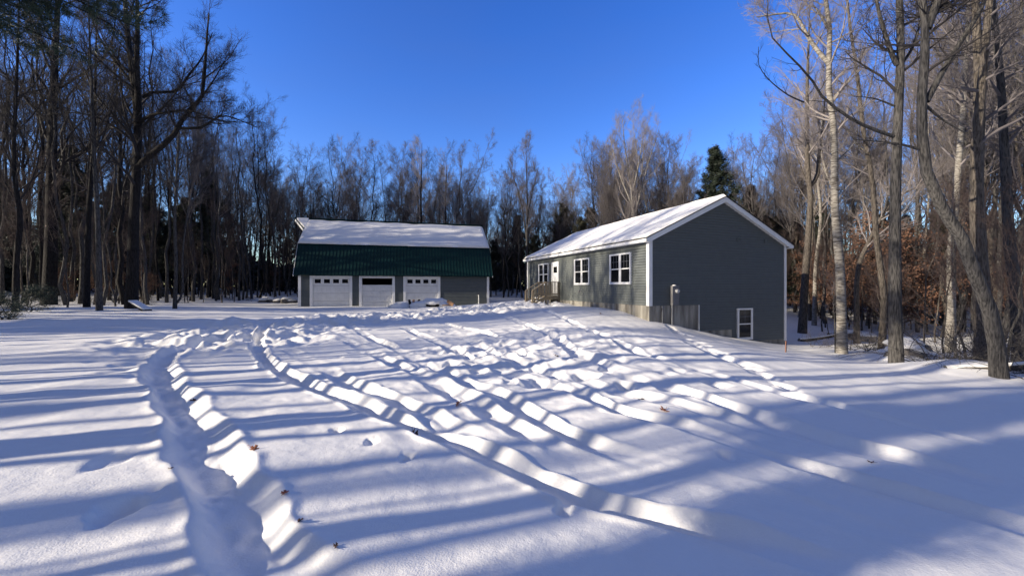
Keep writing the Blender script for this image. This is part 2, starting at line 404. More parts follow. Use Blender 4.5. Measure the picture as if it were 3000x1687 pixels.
def slab(mb, x0, x1, y0, y1, up0, up1):
    f = lambda x: 2.92+SL*(x+.3)
    mb.hexa([(x0,y0,f(x0)+up0),(x1,y0,f(x1)+up0),(x1,y1,f(x1)+up0),(x0,y1,f(x0)+up0)], [(x0,y0,f(x0)+up1),(x1,y0,f(x1)+up1),(x1,y1,f(x1)+up1),(x0,y1,f(x0)+up1)])
    mb.hexa([(W-x0,y0,f(x0)+up0),(W-x1,y0,f(x1)+up0),(W-x1,y1,f(x1)+up0),(W-x0,y1,f(x0)+up0)], [(W-x0,y0,f(x0)+up1),(W-x1,y0,f(x1)+up1),(W-x1,y1,f(x1)+up1),(W-x0,y1,f(x0)+up1)])
rf = MB(); slab(rf, -.33, W/2, -OV-.03, L+OV+.03, -.03, .012); rf.build('roof', M['shingle'], house)
tr = MB()
tr.box(-.32,-.29,-OV,L+OV,2.74,2.885); tr.box(-.29,-.001,-OV,L+OV,2.745,2.765)
tr.build('fascia', M['white'], house); tr = MB()
tr.box(W+.29,W+.32,-OV,L+OV,2.74,2.885); tr.box(W+.001,W+.29,-OV,L+OV,2.745,2.765)
tr.build('fascia', M['white'], house)
for y0 in (-OV, L+OV-.03):
    rk = MB()
    f = lambda x: 2.92+SL*(x+.3)
    for s in (0, 1):
        X = (lambda x: x) if s == 0 else (lambda x: W-x)
        pts = [(X(-.32),y0,f(-.32)-.035),(X(W/2),y0,f(W/2)-.035),(X(W/2),y0,f(W/2)-.26),(X(.0),y0,f(0)-.26),(X(0),y0,2.74),(X(-.32),y0,2.74)]
        rk.prism(pts, (0,.03,0))
    if y0 < 0: slab(rk, 0.0, W/2, -OV+.03, -.001, -.24, -.22)
    rk.build('rake_board', M['white'], house)
def roof_snow(name, parent, prof, y0, y1, thick, seed, ny=90, nx=26, lip=.05):
    """prof(s)->(x,z) roof line for s in 0..1; a soft sheet of snow with rounded edges"""
    v = []; q = []
    ss = np.linspace(0,1,nx); yy = np.linspace(y0,y1,ny)
    top = []
    for j, y in enumerate(yy):
        for i, s in enumerate(ss):
            de = min((y-y0), (y1-y)) ; dl = min(s, 1)*4.5
            ed = 1-math.exp(-min(de, dl+.0)/lip*1.2) if min(de, dl) > 0 else 0
            x, z = prof(s); n_ = float(vn(np.array([x*1.3+seed]), np.array([y*1.3]), 4)[0])
            if s < .12: x -= (1-s/.12)*.05*float(vn(np.array([y*2.2+seed]), np.array([.5]), 8)[0]+.2)
            v.append((x, y, z+.014+thick*ed*(1+.55*n_)))
    for j in range(ny-1):
        for i in range(nx-1):
            a = j*nx+i; q.append((a, a+1, a+nx+1, a+nx))
    n = len(v)
    for j, y in enumerate(yy):
        for i, s in enumerate(ss): x, z = prof(s); v.append((x, y, z+.013))
    for j in range(ny-1):
        q.append((j*nx, (j+1)*nx, n+(j+1)*nx, n+j*nx)); q.append(((j+1)*nx-1, (j+2)*nx-1, n+(j+2)*nx-1, n+(j+1)*nx-1))
    for i in range(nx-1):
        q.append((i, i+1, n+i+1, n+i)); k = (ny-1)*nx; q.append((k+i, k+i+1, n+k+i+1, n+k+i))
    me = np_mesh(name, np.array(v), np.array(q), None, True)
    return link(name, me, M['snow'], parent)
fx = lambda x: 2.92+SL*(x+.3)
def hp(s): x = -.30+(W/2+.30)*s; return x, fx(x)
def hp2(s): x = -.30+(W/2+.30)*s; return W-x, fx(x)
a = roof_snow('roof_snow', house, hp, -OV+.01, L+OV-.01, .11, 3)
b = roof_snow('roof_snow', house, hp2, -OV+.01, L+OV-.01, .11, 30)
# windows, door
for (y0, y1) in ((1.18,2.88),(4.84,6.51),(10.06,11.66)):
    window(house, (0,y1,0), (0,-1,0), (-1,0,0), y1-y0, 1.48, .93, True)
window(house, (5.04,0,0), (1,0,0), (0,-1,0), .97, 1.5, -1.71, False, (2,2))
dr = empty('front_door', (0,0,0)); dr.parent = house
m = MB(); m.box(-.085,0,8.55,8.67,.25,2.42); m.box(-.085,0,9.45,9.57,.25,2.42); m.box(-.087,0,8.67,9.45,2.3,2.42); m.build('frame', M['white'], dr)
m = MB(); m.box(-.05,0,8.67,9.45,.27,2.3); m.box(-.056,-.05,8.77,9.0,.4,1.25); m.box(-.056,-.05,9.12,9.35,.4,1.25); m.build('panel', M['white'], dr, .004)
m = MB(); m.box(-.057,-.050,8.80,9.32,1.72,2.12); m.build('glass', M['glass'], dr)
m = MB(); m.cyl((-.05,9.38,1.2),(-.10,9.38,1.2),.03,.03); m.build('handle', M['metalgrey'], dr)
m = MB(); m.box(-.07,-.016,9.8,9.9,2.18,2.3); m.cyl((-.07,9.85,2.26),(-.15,9.85,2.22),.05,.035); m.build('porch_light', M['meterbox'], house)
m = MB(); m.box(-.05,-.016,5.98,6.06,.48,.62); m.box(-.04,-.016,5.82,5.87,.5,.62); m.box(-.03,-.016,5.75,6.15,.36,.375); m.build('wall_outlet', M['meterbox'], house)
for x in (5.05, 6.85):
    m = MB(); m.box(x,x+.2,-.07,-.016,2.98,3.0); m.box(x,x+.02,-.065,-.016,3.0,3.13); m.box(x+.18,x+.2,-.065,-.016,3.0,3.13)
    m.box(x,x+.2,-.085,-.016,3.13,3.15); m.box(x+.02,x+.18,-.045,-.016,3.0,3.13); m.build('wall_vent', M['siding'], house)
mt = empty('electric_meter', (0,0,0)); mt.parent = house
m = MB(); m.box(1.10,1.46,-.18,-.016,.0,.86); m.box(1.10,1.46,-.19,-.18,.42,.86); m.box(1.12,1.44,-.186,-.18,.03,.40); m.build('enclosure', M['meterbox'], mt, .006)
m = MB(); m.cyl((1.33,-.19,.62),(1.33,-.23,.62),.098,.098,24); m.cyl((1.33,-.23,.62),(1.33,-.30,.62),.088,.078,24); m.build('meter_dial', M['metalgrey'], mt, .004)
m = MB(); m.cyl((1.16,-.09,0),(1.16,-.09,-1.3),.035); m.box(1.22,1.36,-.15,-.05,-.03,.0); m.cyl((.66,-.05,-.08),(.66,-.05,-1.3),.022); m.box(.62,.70,-.09,-.016,-.12,-.02); m.build('conduit', M['pvc'], mt)
m = MB(); m.cyl((1.26,-.1,.86),(1.26,-.1,.90),.1,.07,14); m.build('snow_cap', M['snow'], mt, .01)
# porch
po = empty('porch', (0,0,0)); po.parent = house
ya, yb, xo, dz = 8.42, 9.62, -1.05, .25
m = MB()
for i in range(8): m.box(xo+i*.131, xo+i*.131+.125, ya, yb, dz-.035, dz)
m.build('deck', M['wood'], po)
m = MB(); m.box(xo-.0,-.02,ya,ya+.04,dz-.24,dz-.037); m.box(xo,-.02,yb-.04,yb,dz-.24,dz-.037); m.box(xo-.04,xo,ya,yb,dz-.24,dz-.037); m.build('joist', M['wood'], po)
for (x,y,z1) in ((xo+.05,ya+.05,1.07),(xo+.05,yb-.05,1.07),(-.09,ya+.05,1.07),(-.09,yb-.05,1.07)):
    m = MB(); m.box(x-.045,x+.045,y-.045,y+.045,-.7,dz-.24-.002 if False else z1+.05); m.build('post', M['wood'], po, .004)
run, drop = .85, .52
for y in (ya+.05, yb-.05):
    m = MB()
    m.box(xo+.02,-.02,y-.07,y+.07,1.1,1.14)
    m.box(xo+.1,-.14,y-.02,y+.02,dz+.07,dz+.15)
    n_ = 7
    for i in range(n_):
        x = xo+.17+i*(abs(xo)-.33)/(n_-1); m.box(x-.02,x+.02,y+.025,y+.06,dz+.03,1.098)
    m.bar((xo+.02,y,1.11),(xo-run,y,1.11-drop),.13,.04); m.bar((xo-.02,y,dz+.14),(xo-run,y,dz+.14-drop),.04,.08)
    for i in range(1,6):
        t = i/6; m.box(xo-run*t-.02, xo-run*t+.02, y+.025, y+.06, dz+.09-drop*t, 1.08-drop*t)
    m.build('railing', M['wood'], po)
    m = MB(); m.box(xo-run-.045,xo-run+.045,y-.045,y+.045,-.9,1.09-drop); m.build('post', M['wood'], po, .004)
    m = MB(); m.prism([(xo-.04,y-.02,dz-.04),(xo-run-.05,y-.02,dz-drop-.05),(xo-run-.05,y-.02,dz-drop-.3),(xo-.04,y-.02,dz-.3)],(0,.04,0)); m.build('stringer', M['wood'], po)
for i in range(3):
    m = MB(); x = xo-.04-.27*(i+1); z = dz-.17*(i+1); m.box(x,x+.27,ya+.09,yb-.09,z-.035,z); m.build('step', M['wood'], po)
    m = MB(); m.box(x+.02,x+.26,ya+.14,yb-.12,z+.001,z+.06); m.build('snow_cap', M['snow'], po, .025)

# ------------------------------------------------------------------ gambrel barn
BT = R(15.0); BL, BD = 14.5, 8.8; BZ = -.1
barn = empty('garage_barn', (-16.0,30.0,BZ), BT)
tag(barn, 'long grey gambrel barn with green metal roof, snow on top and three white garage doors', 'barn')
ze, zk, zr = 2.62, 5.02, 7.45; sk = 1.0; oh = .34
ops = [(.92,3.56,2.43,0),(4.42,6.74,2.43,1),(7.74,10.30,2.43,0)]
w_ = MB()     # front wall with real openings
xs = [0]+[v for o_ in ops for v in o_[:2]]+[BL]
for i in range(0, len(xs), 2): w_.box(xs[i], xs[i+1], 0, .18, -.6, 2.62)
for o_ in ops: w_.box(o_[0], o_[1], 0, .18, o_[2], 2.62)
prof = lambda d: [(0,0+d,-.6),(0,BD-d,-.6),(0,BD-d,2.7),(0,BD-sk,zk-.2),(0,BD/2,zr-.22),(0,sk,zk-.2),(0,0+d,2.7)]
w_.prism([(p[0]+.0,p[1],p[2]) for p in prof(.181)], (.15,0,0)); w_.prism([(BL-.15,p[1],p[2]) for p in prof(.181)], (.15,0,0))
w_.box(.151,BL-.151,BD-.35,BD-.18,-.6,2.7)
w_.build('wall', M['siding'], barn)
fl = MB(); fl.box(.16,BL-.16,.2,BD-.36,-.6,.1); fl.box(.16,BL-.16,.2,BD-.36,2.64,2.7); fl.build('floor', M['dark'], barn)
sd = MB()
segs = [(0,.70),(3.78,4.20),(6.96,7.52),(10.52,BL)]
for sg in segs:
    clap(sd, (0,0,0), (1,0,0), (0,-1,0), -.4, 2.6, lambda z: [sg])
    if sg != segs[-1]: sd.build('siding', M['siding'], barn); sd = MB()
def gam(z):
    if z < 2.7: return [(0, BD)]
    if z < zk-.2: a = sk*(z-2.7)/(zk-.2-2.7); return [(a, BD-a)]
    a = sk+(BD/2-sk)*(z-zk+.2)/(zr-zk-.02); return [(a, BD-a)]
sd.build('siding', M['siding'], barn); sd = MB()
clap(sd, (0,BD,0), (0,-1,0), (-1,0,0), -.4, zr-.3, gam); sd.build('siding', M['siding'], barn); sd = MB()
clap(sd, (BL,0,0), (0,1,0), (1,0,0), -.4, zr-.3, gam)
sd.build('siding', M['siding'], barn)
cb = MB()
cb.box(-.055,.14,-.055,0,-.4,2.6); cb.box(-.055,0,0,.14,-.4,2.6); cb.build('corner_board', M['white'], barn); cb = MB(); cb.box(BL-.14,BL+.055,-.055,0,-.4,2.6); cb.box(BL,BL+.055,0,.14,-.4,2.6)
cb.build('corner_board', M['white'], barn)
e_ = .30
lr = MB()
y0,z0 = -oh, ze-.02; dy, dz_ = sk-y0, zk-z0; ln = math.hypot(dy,dz_); ny_, nz_ = -dz_/ln, dy/ln
def roofslab(mb, x0, x1, ya_, za_, yb_, zb_, t):
    ln = math.hypot(yb_-ya_, zb_-za_); ny = -(zb_-za_)/ln*t; nz = (yb_-ya_)/ln*t
    mb.hexa([(x0,ya_,za_),(x1,ya_,za_),(x1,yb_,zb_),(x0,yb_,zb_)], [(x0,ya_-(-ny),za_+nz),(x1,ya_+ny,za_+nz),(x1,yb_+ny,zb_+nz),(x0,yb_+ny,zb_+nz)])
roofslab(lr, -e_, BL+e_, y0, z0, sk, zk, .03)
for i in range(61):
    x = -e_+.01+i*(BL+2*e_-.02)/60; ny = ny_; nz = nz_
    a = [(x-.016,y0+ny*.03,z0+nz*.03),(x+.016,y0+ny*.03,z0+nz*.03),(x+.016,sk+ny*.03,zk+nz*.03),(x-.016,sk+ny*.03,zk+nz*.03)]
    lr.hexa(a, [(p[0]*1+(.006 if k in (0,3) else -.006), p[1]+ny*.022, p[2]+nz*.022) for k, p in enumerate(a)])
lr.box(-e_, BL+e_, -oh+.0, -.04, ze-.06, ze-.035)
lr.build('lower_roof', M['green'], barn)
ur = MB(); HX = 1.0
for s in (0,1):
    Y = (lambda y: y) if s == 0 else (lambda y: BD-y)
    a = [(-e_,Y(sk-.06),zk+.02),(BL+e_,Y(sk-.06),zk+.02),(BL+e_,Y(BD/2),zr),(-e_,Y(BD/2),zr)]
    ur.hexa(a, [(p[0],p[1],p[2]+.05) for p in a])
    yq = BD/2-1.5; zq = zk+.02+(zr-zk-.02)*(yq-sk+.06)/(BD/2-sk+.06)
    a = [(-e_-.001,Y(BD/2),zr),(-e_-HX,Y(BD/2),zr+.0),(-e_-.001,Y(yq),zq)]
    ur.prism(a, (0,0,.05))
ur.box(-e_-HX,BL+e_,BD/2-.14,BD/2+.14,zr+.02,zr+.14)
ur.build('upper_roof', M['green'], barn)
lr2 = MB(); a = [(-e_,BD-y0,z0),(BL+e_,BD-y0,z0),(BL+e_,BD-sk,zk),(-e_,BD-sk,zk)]; lr2.hexa(a, [(p[0],p[1]-.03,p[2]-.01) for p in a]); lr2.build('lower_roof', M['green'], barn)
yq = BD/2-1.5; zq = zk+(zr-zk)*(yq-sk)/(BD/2-sk)
for end in (0, 1):
    tb = MB()
    for Y in ((lambda y: y), (lambda y: BD-y)):
        if end == 0:
            tb.bar((-e_-HX,Y(BD/2),zr-.07),(-e_-.02,Y(yq),zq-.07),.04,.16); tb.bar((-e_-.02,Y(yq),zq-.07),(-e_-.02,Y(sk),zk-.09),.04,.16)
            tb.bar((-e_-.02,Y(sk),zk-.10),(-e_-.02,Y(-oh),ze-.08),.04,.12)
        else:
            tb.bar((BL+e_-.01,Y(BD/2),zr-.09),(BL+e_-.01,Y(sk),zk-.09),.04,.15); tb.bar((BL+e_-.01,Y(sk),zk-.10),(BL+e_-.01,Y(-oh),ze-.08),.04,.12)
    tb.build('rake_board', M['white'], barn)
hs_ = MB(); hs_.hexa([(-e_+.1,BD/2-.22,zr-.02),(-e_-HX+.12,BD/2-.20,zr),(-e_-.06,yq+.22,zq+.18),(-e_+.1,yq+.22,zq+.18)], [(-e_+.1,BD/2-.22,zr+.13),(-e_-HX+.16,BD/2-.22,zr+.13),(-e_-.03,yq+.22,zq+.30),(-e_+.1,yq+.22,zq+.30)])
hs_.build('roof_snow', M['snow'], barn, .03)
def bp(s):
    y = sk-.10+(BD/2-.42-sk+.10)*s; return y, zk+.07+(zr-zk)*(y-sk+.06)/(BD/2-sk+.06)
def barn_snow(prof, seed, flip):
    o = roof_snow('roof_snow', barn, prof, -e_-.02, BL+e_-.01, .15, seed, 110, 22, .09)
    v = np.zeros(len(o.data.vertices)*3); o.data.vertices.foreach_get('co', v); v = v.reshape(-1,3)
    y = v[:,0].copy(); x = v[:,1].copy(); v[:,0] = x; v[:,1] = BD-y if flip else y
    # irregular upper edge and hood corner
    s = np.clip((y-sk)/(BD/2-sk), 0, 1); v[:,1] += (-.10*(vn(x/1.7, x*0, 6)+.2)*s**4) * (1 if not flip else -1)
    o.data.vertices.foreach_set('co', v.ravel()); o.data.update()
barn_snow(bp, 9, False); barn_snow(bp, 19, True)
gd = 0
for (a0, a1, zt, kind) in ops:
    d = empty('garage_door', (0,0,0)); d.parent = barn
    fr = MB(); t = .2
    fr.box(a0-t+.02,a0,-.058,.0,-.4,zt+.14); fr.box(a1,a1+t-.02,-.058,0,-.4,zt+.14); fr.box(a0,a1,-.060,0,zt,zt+.14)
    fr.box(a0,a0+.03,0,.16,-.4,zt); fr.box(a1-.03,a1,0,.16,-.4,zt); fr.box(a0+.03,a1-.03,0,.16,zt-.03,zt)
    fr.build('frame', M['white'], d)
    pn = MB(); top = zt-.03 if kind == 0 else zt-.55; bot = .05; w0, w1 = a0+.03, a1-.03
    rows = 4; hh = (top-bot)/rows
    for r_ in range(rows):
        z_0 = bot+r_*hh+.006; z_1 = bot+(r_+1)*hh-.006
        if kind == 0 and r_ == rows-1:
            n_w = 4; cw = (w1-w0)/n_w
            pn.box(w0,w1,.12,.15,z_0,z_1)
            continue
        pn.box(w0,w1,.11,.15,z_0,z_1)
        nc = 8; cw = (w1-w0)/nc
        for c_ in range(nc): pn.box(w0+c_*cw+.05,w0+(c_+1)*cw-.05,  .088,.11,z_0+.10,z_1-.10)
    pn.build('door_panel', M['door_white'], d, .006)
    if kind == 0:
        for c_ in range(4):
            cw = (w1-w0)/4; x0_, x1_ = w0+c_*cw+.11, w0+(c_+1)*cw-.11; zz0, zz1 = top-hh+.19, top-.09
            g = MB(); g.box(x0_-.035,x1_+.035,.10,.12,zz0-.035,zz0); g.box(x0_-.035,x1_+.035,.10,.12,zz1,zz1+.035); g.box(x0_-.035,x0_,.10,.12,zz0,zz1); g.box(x1_,x1_+.035,.10,.12,zz0,zz1)
            g.box(x0_,x1_,.112,.12,zz0,zz1)
            g2 = MB(); g2.box(x0_,x1_,.106,.1118,zz0,zz1)
            g.build('window_frame', M['white'], d); g2.build('window_pane', M['glass'], d)
m = MB(); m.cyl((13.65,-.12,-.3),(13.65,-.12,1.0),.035); m.cyl((13.65,-.12,1.0),(13.65,-.02,1.03),.03,.03); m.build('vent_pipe', M['white'], barn)

# ------------------------------------------------------------------ trees
def tubes(P, Rr, k):
    N, S, _ = P.shape
    T = np.gradient(P, axis=1); T /= np.linalg.norm(T, axis=2, keepdims=True)+1e-9
    T0 = T.mean(1); T0 /= np.linalg.norm(T0, axis=1, keepdims=True)+1e-9
    ref = np.where(np.abs(T0[:,2:3]) < .8, [[0,0,1.]], [[1.,0,0]])
    A = np.cross(T, ref[:,None,:]); A /= np.linalg.norm(A, axis=2, keepdims=True)+1e-9
    B = np.cross(T, A); g = np.arange(k)*2*pi/k
    V = P[:,:,None,:]+Rr[:,:,None,None]*(A[:,:,None,:]*np.cos(g)[None,None,:,None]+B[:,:,None,:]*np.sin(g)[None,None,:,None])
    base = (np.arange(N)*S*k)[:,None,None]; s = np.arange(S-1)[None,:,None]*k; j = np.arange(k)[None,None,:]; j2 = (j+1) % k
    q = np.stack([base+s+j, base+s+j2, base+s+k+j2, base+s+k+j], -1).reshape(-1,4)
    return V.reshape(-1,3), q
class Acc:
    def __init__(s): s.v = []; s.q = []; s.t = []; s.n = 0
    def add(s, v, q=None, t=None):
        s.v.append(v)
        if q is not None and len(q): s.q.append(q+s.n)
        if t is not None and len(t): s.t.append(t+s.n)
        s.n += len(v)
    def mesh(s, name, smooth=False):
        return np_mesh(name, np.vstack(s.v), np.vstack(s.q) if s.q else None, np.vstack(s.t) if s.t else None, smooth)
def resample(P, S):
    P = np.array(P, float)
    if len(P) > 2: P = spline(P, .4)
    d = np.r_[0, np.cumsum(np.linalg.norm(np.diff(P, axis=0), axis=1))]; u = np.linspace(0, d[-1], S)
    return np.stack([np.interp(u, d, P[:,i]) for i in range(3)], 1)
def children(rng, P, Rd, n, t0, t1, ang, lf, rf, up, S, wob, minr, tpow=1., lmin=.15, taper=.25):
    """n children on each parent polyline; returns polylines and radii"""
    N, SP, _ = P.shape
    t = t0+(t1-t0)*((np.arange(n)[None,:]+rng.random((N,n)))/n)**tpow
    f = t*(SP-1); i = np.minimum(f.astype(int), SP-2); w = f-i; r_ = np.arange(N)[:,None]
    p = P[r_,i]*(1-w[...,None])+P[r_,i+1]*w[...,None]
    T = P[r_,i+1]-P[r_,i]; T /= np.linalg.norm(T, axis=2, keepdims=True)+1e-9
    rad = Rd[r_,i]*(1-w)+Rd[r_,i+1]*w
    plen = np.linalg.norm(np.diff(P, axis=1), axis=2).sum(1)[:,None]
    ln = np.maximum(plen*lf*(1.12-t*.75)*rng.uniform(.6,1.25,(N,n)), lmin)
    U = rng.normal(size=(N,n,3)); U -= (U*T).sum(2,keepdims=True)*T; U /= np.linalg.norm(U, axis=2, keepdims=True)+1e-9
    a = np.radians(ang*rng.uniform(.7,1.3,(N,n)))[...,None]
    D = T*np.cos(a)+U*np.sin(a)
    p = p.reshape(-1,3); D = D.reshape(-1,3); ln = ln.ravel(); rad = rad.ravel(); K = len(p)
    out = np.zeros((K,S,3)); out[:,0] = p; cur = D.copy(); step = ln/(S-1)
    for s in range(1,S):
        cur = cur+rng.normal(size=(K,3))*wob; cur[:,2] += up/(S-1); cur /= np.linalg.norm(cur, axis=1, keepdims=True)
        out[:,s] = out[:,s-1]+cur*step[:,None]
    r0 = np.maximum(rad*rf, minr); rr = r0[:,None]*np.linspace(1,taper,S)[None,:]; rr = np.maximum(rr, minr*.6)
    return out, rr
def bare_tree(seed, h=18, r0=.18, lean=0, crown0=.38, ang=42, n1=22, n2=8, n3=7, n4=4, up=.7, limb=.34, trunk=None, limbs=(), fork=0, minr=.005, flare=True):
    rng = np.random.default_rng(seed)
    if trunk is None:
        S = 14; z = np.linspace(0,1,S); wx = np.cumsum(rng.normal(size=S))*.008*h; wy = np.cumsum(rng.normal(size=S))*.008*h
        d = rng.uniform(0,2*pi)
        T = np.stack([wx-wx[0]+lean*cos(d)*z*z*h, wy-wy[0]+lean*sin(d)*z*z*h, z*h], 1)
    else: T = resample(trunk, 18)
    S = len(T); u = np.linspace(0,1,S); rr = r0*(1-u*.93)**.85
    if flare: rr = rr*(1+.16*np.exp(-u*30))
    TP = T[None]; TR = rr[None]
    ta = Acc(); ta.add(*tubes(TP, TR, 12))
    stems = [(TP, TR)]
    if fork:
        f, fr_ = children(rng, TP, TR, fork, crown0*.9, crown0*1.3+.08, 22, .62, .72, .5, 12, .05, .02)
        ta.add(*tubes(f, fr_, 8)); stems.append((f, fr_))
    ca_ = Acc()
    for pts, ra, rb in limbs:
        lp = resample(pts, 12)[None]; lr_ = np.linspace(ra, rb, 12)[None]; ta.add(*tubes(lp, lr_, 8))
        if ra >= .07: stems.append((lp, lr_))
        else:
            a, b = children(rng, lp, lr_, 9, .2, 1., 50, .20, .4, .3, 5, .12, minr); ca_.add(*tubes(a, b, 4))
            a, b = children(rng, a, b, 4, .2, 1., 42, .5, .6, .3, 4, .12, minr*.7); ca_.add(*tubes(a, b, 3))
    l1s = []
    a, b = children(rng, TP, TR, n1, crown0, .97, ang, limb, .42, up, 9, .10, .012); l1s.append((a,b))
    if fork: a, b = children(rng, f, fr_, max(5, n1//3), .15, .97, ang, .42, .5, up, 9, .10, .010); l1s.append((a,b))
    for lp, lr_ in stems[(2 if fork else 1):]:
        a, b = children(rng, lp, lr_, 7, .2, .97, ang, .42, .5, up, 9, .10, .010); l1s.append((a,b))
    for (a, b) in l1s: ca_.add(*tubes(a, b, 5))
    P1 = np.vstack([x[0] for x in l1s]); R1 = np.vstack([x[1] for x in l1s])
    P2, R2 = children(rng, P1, R1, n2, .15, .98, 38, .42, .55, up*.6, 6, .12, minr*1.3, lmin=.5); ca_.add(*tubes(P2, R2, 4))
    P3, R3 = children(rng, P2, R2, n3, .12, .99, 38, .45, .6, up*.5, 5, .14, minr, lmin=.35); ca_.add(*tubes(P3, R3, 3))
    if n4:
        P4, R4 = children(rng, P3, R3, n4, .2, 1, 36, .5, .7, .4, 3, .12, minr*.8, lmin=.25); ca_.add(*tubes(P4, R4, 3))
    return ta, ca_
def pine(seed, h=16, r0=.2, spread=3.2, c0=.22, nb=70, tuft=16, conical=.8, needle=.22, wid=.035, gap=.0, droop=.1):
    rng = np.random.default_rng(seed); S = 12; z = np.linspace(0,1,S)
    T = np.stack([np.cumsum(rng.normal(size=S))*.03, np.cumsum(rng.normal(size=S))*.03, z*h], 1); rr = r0*(1-z*.94)
    ta = Acc(); ta.add(*tubes(T[None], rr[None], 10))
    t = c0+(1-c0)*np.sort(rng.random(nb))**.9; t[-4:] = .99; zt = t*h; az = rng.uniform(0,2*pi,nb)
    prof = np.where(t < .3, 1., 1-(t-.3)/.7*conical)*rng.uniform(.45,1.2,nb)*spread; prof = np.maximum(prof, .35)
    B = np.zeros((nb,7,3)); el = R(4)+t*R(38)*rng.uniform(.5,1.3,nb)
    tx = np.interp(zt, T[:,2], T[:,0]); ty = np.interp(zt, T[:,2], T[:,1])
    for s in range(7):
        f = s/6; d = prof*f
        B[:,s] = np.stack([tx+np.cos(az)*d*np.cos(el), ty+np.sin(az)*d*np.cos(el), zt+d*np.sin(el)-droop*d*(1-f)*2+.12*d*f*f], 1)
    B[:,1:] += rng.normal(size=(nb,6,3))*.05
    BR = (.012+.012*prof)[:,None]*np.linspace(1,.3,7)[None]
    ta.add(*tubes(B, BR, 4))
    P2, R2 = children(rng, B, BR, 9, .22, 1., 48, .36, .5, .15, 4, .1, .006, lmin=.3); ta.add(*tubes(P2, R2, 3))
    # needle clusters: short narrow blades fanned round twig points
    A = np.vstack([P2.reshape(-1,3), P2[:,1:].reshape(-1,3)*.5+P2[:,:-1].reshape(-1,3)*.5, B[:,4:].reshape(-1,3)])
    keep = rng.random(len(A)) > gap; A = A[keep]; A = np.repeat(A, tuft, 0); K = len(A)
    A = A+rng.normal(size=(K,3))*.09
    D = rng.normal(size=(K,3)); D[:,2] = D[:,2]*.5+.25; D /= np.linalg.norm(D, axis=1, keepdims=True)
    U = np.cross(D, rng.normal(size=(K,3))); U /= np.linalg.norm(U, axis=1, keepdims=True)
    ln = needle*rng.uniform(.6,1.3,(K,1)); w = wid*rng.uniform(.6,1.4,(K,1))
    V = np.stack([A-U*w/2, A+U*w/2, A+D*ln], 1).reshape(-1,3); tri = np.arange(K*3).reshape(-1,3)
    na = Acc(); na.add(V, None, tri)
    return ta, na
def make_tree(name, accs, mats, loc=(0,0,0), rz=0, names=('trunk','crown')):
    root = empty(name, loc, rz)
    for a, mt_, nm in zip(accs, mats, names): link(nm, a.mesh(nm, True), mt_, root)
    return root
def copy_tree(o, loc, rz, sc=1.0, szz=1.0, tilt=(0,0)):
    c = o.copy(); C.objects.link(c); c.location = loc; c.rotation_euler = (tilt[0], tilt[1], rz); c.scale = (sc, sc, sc*szz)
    for ch in o.children:
        k = ch.copy(); C.objects.link(k); k.parent = c
    return c
def wpt(px, py, d): return ((px-1500)/F*d, d, EYE-(py-841)/F*d)

# --- protos
PB = {}
def proto(key, name, accs, mats): PB[key] = [make_tree(name, accs, mats), False]
for i in range(4):
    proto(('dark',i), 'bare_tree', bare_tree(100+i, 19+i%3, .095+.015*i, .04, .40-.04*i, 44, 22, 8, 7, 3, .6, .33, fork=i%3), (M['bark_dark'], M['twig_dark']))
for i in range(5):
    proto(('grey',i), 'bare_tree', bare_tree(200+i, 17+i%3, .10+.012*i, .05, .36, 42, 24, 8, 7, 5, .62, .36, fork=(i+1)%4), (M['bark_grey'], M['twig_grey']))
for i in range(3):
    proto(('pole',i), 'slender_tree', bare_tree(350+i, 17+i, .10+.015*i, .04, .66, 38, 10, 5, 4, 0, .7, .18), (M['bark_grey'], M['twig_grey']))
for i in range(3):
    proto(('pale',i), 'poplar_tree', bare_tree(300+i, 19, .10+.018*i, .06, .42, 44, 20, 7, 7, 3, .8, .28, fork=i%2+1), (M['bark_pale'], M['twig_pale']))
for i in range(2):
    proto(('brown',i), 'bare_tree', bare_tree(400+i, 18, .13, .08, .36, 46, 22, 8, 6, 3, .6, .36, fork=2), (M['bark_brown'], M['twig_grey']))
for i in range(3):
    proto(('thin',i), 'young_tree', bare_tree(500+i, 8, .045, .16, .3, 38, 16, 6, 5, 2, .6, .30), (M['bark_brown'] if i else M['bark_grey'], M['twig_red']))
for i in range(3):
    proto(('pine',i), 'white_pine', pine(600+i, 15, .19, 4.2, .12+.05*i, 140, 9, .92, .24, .04), (M['bark_dark'], M['needle']))
for i in range(2):
    proto(('olive',i), 'white_pine', pine(650+i, 13, .16, 4.2, .10, 130, 9, .78, .22, .04, .1), (M['bark_grey'], M['needle_olive']))
def beech(seed):
    ta, cr = bare_tree(seed, 4.5, .04, .1, .12, 60, 18, 6, 4, 0, .1, .42)
    rng = np.random.default_rng(seed); P = np.vstack(cr.v); A = P[rng.integers(0, len(P), 3800)]+rng.normal(size=(3800,3))*.05
    D = rng.normal(size=A.shape); D[:,2] -= .6; D /= np.linalg.norm(D, axis=1, keepdims=True); U = np.cross(D, rng.normal(size=A.shape)); U /= np.linalg.norm(U, axis=1, keepdims=True)
    V = np.stack([A, A+D*.05+U*.025, A+D*.10, A+D*.05-U*.025], 1).reshape(-1,3); q = np.arange(len(V)).reshape(-1,4)
    la = Acc(); la.add(V, q)
    ta.add(np.vstack(cr.v), np.vstack(cr.q))
    return ta, la
for i in range(2): proto(('beech',i), 'beech_sapling', beech(700+i), (M['bark_grey'], M['beech']))

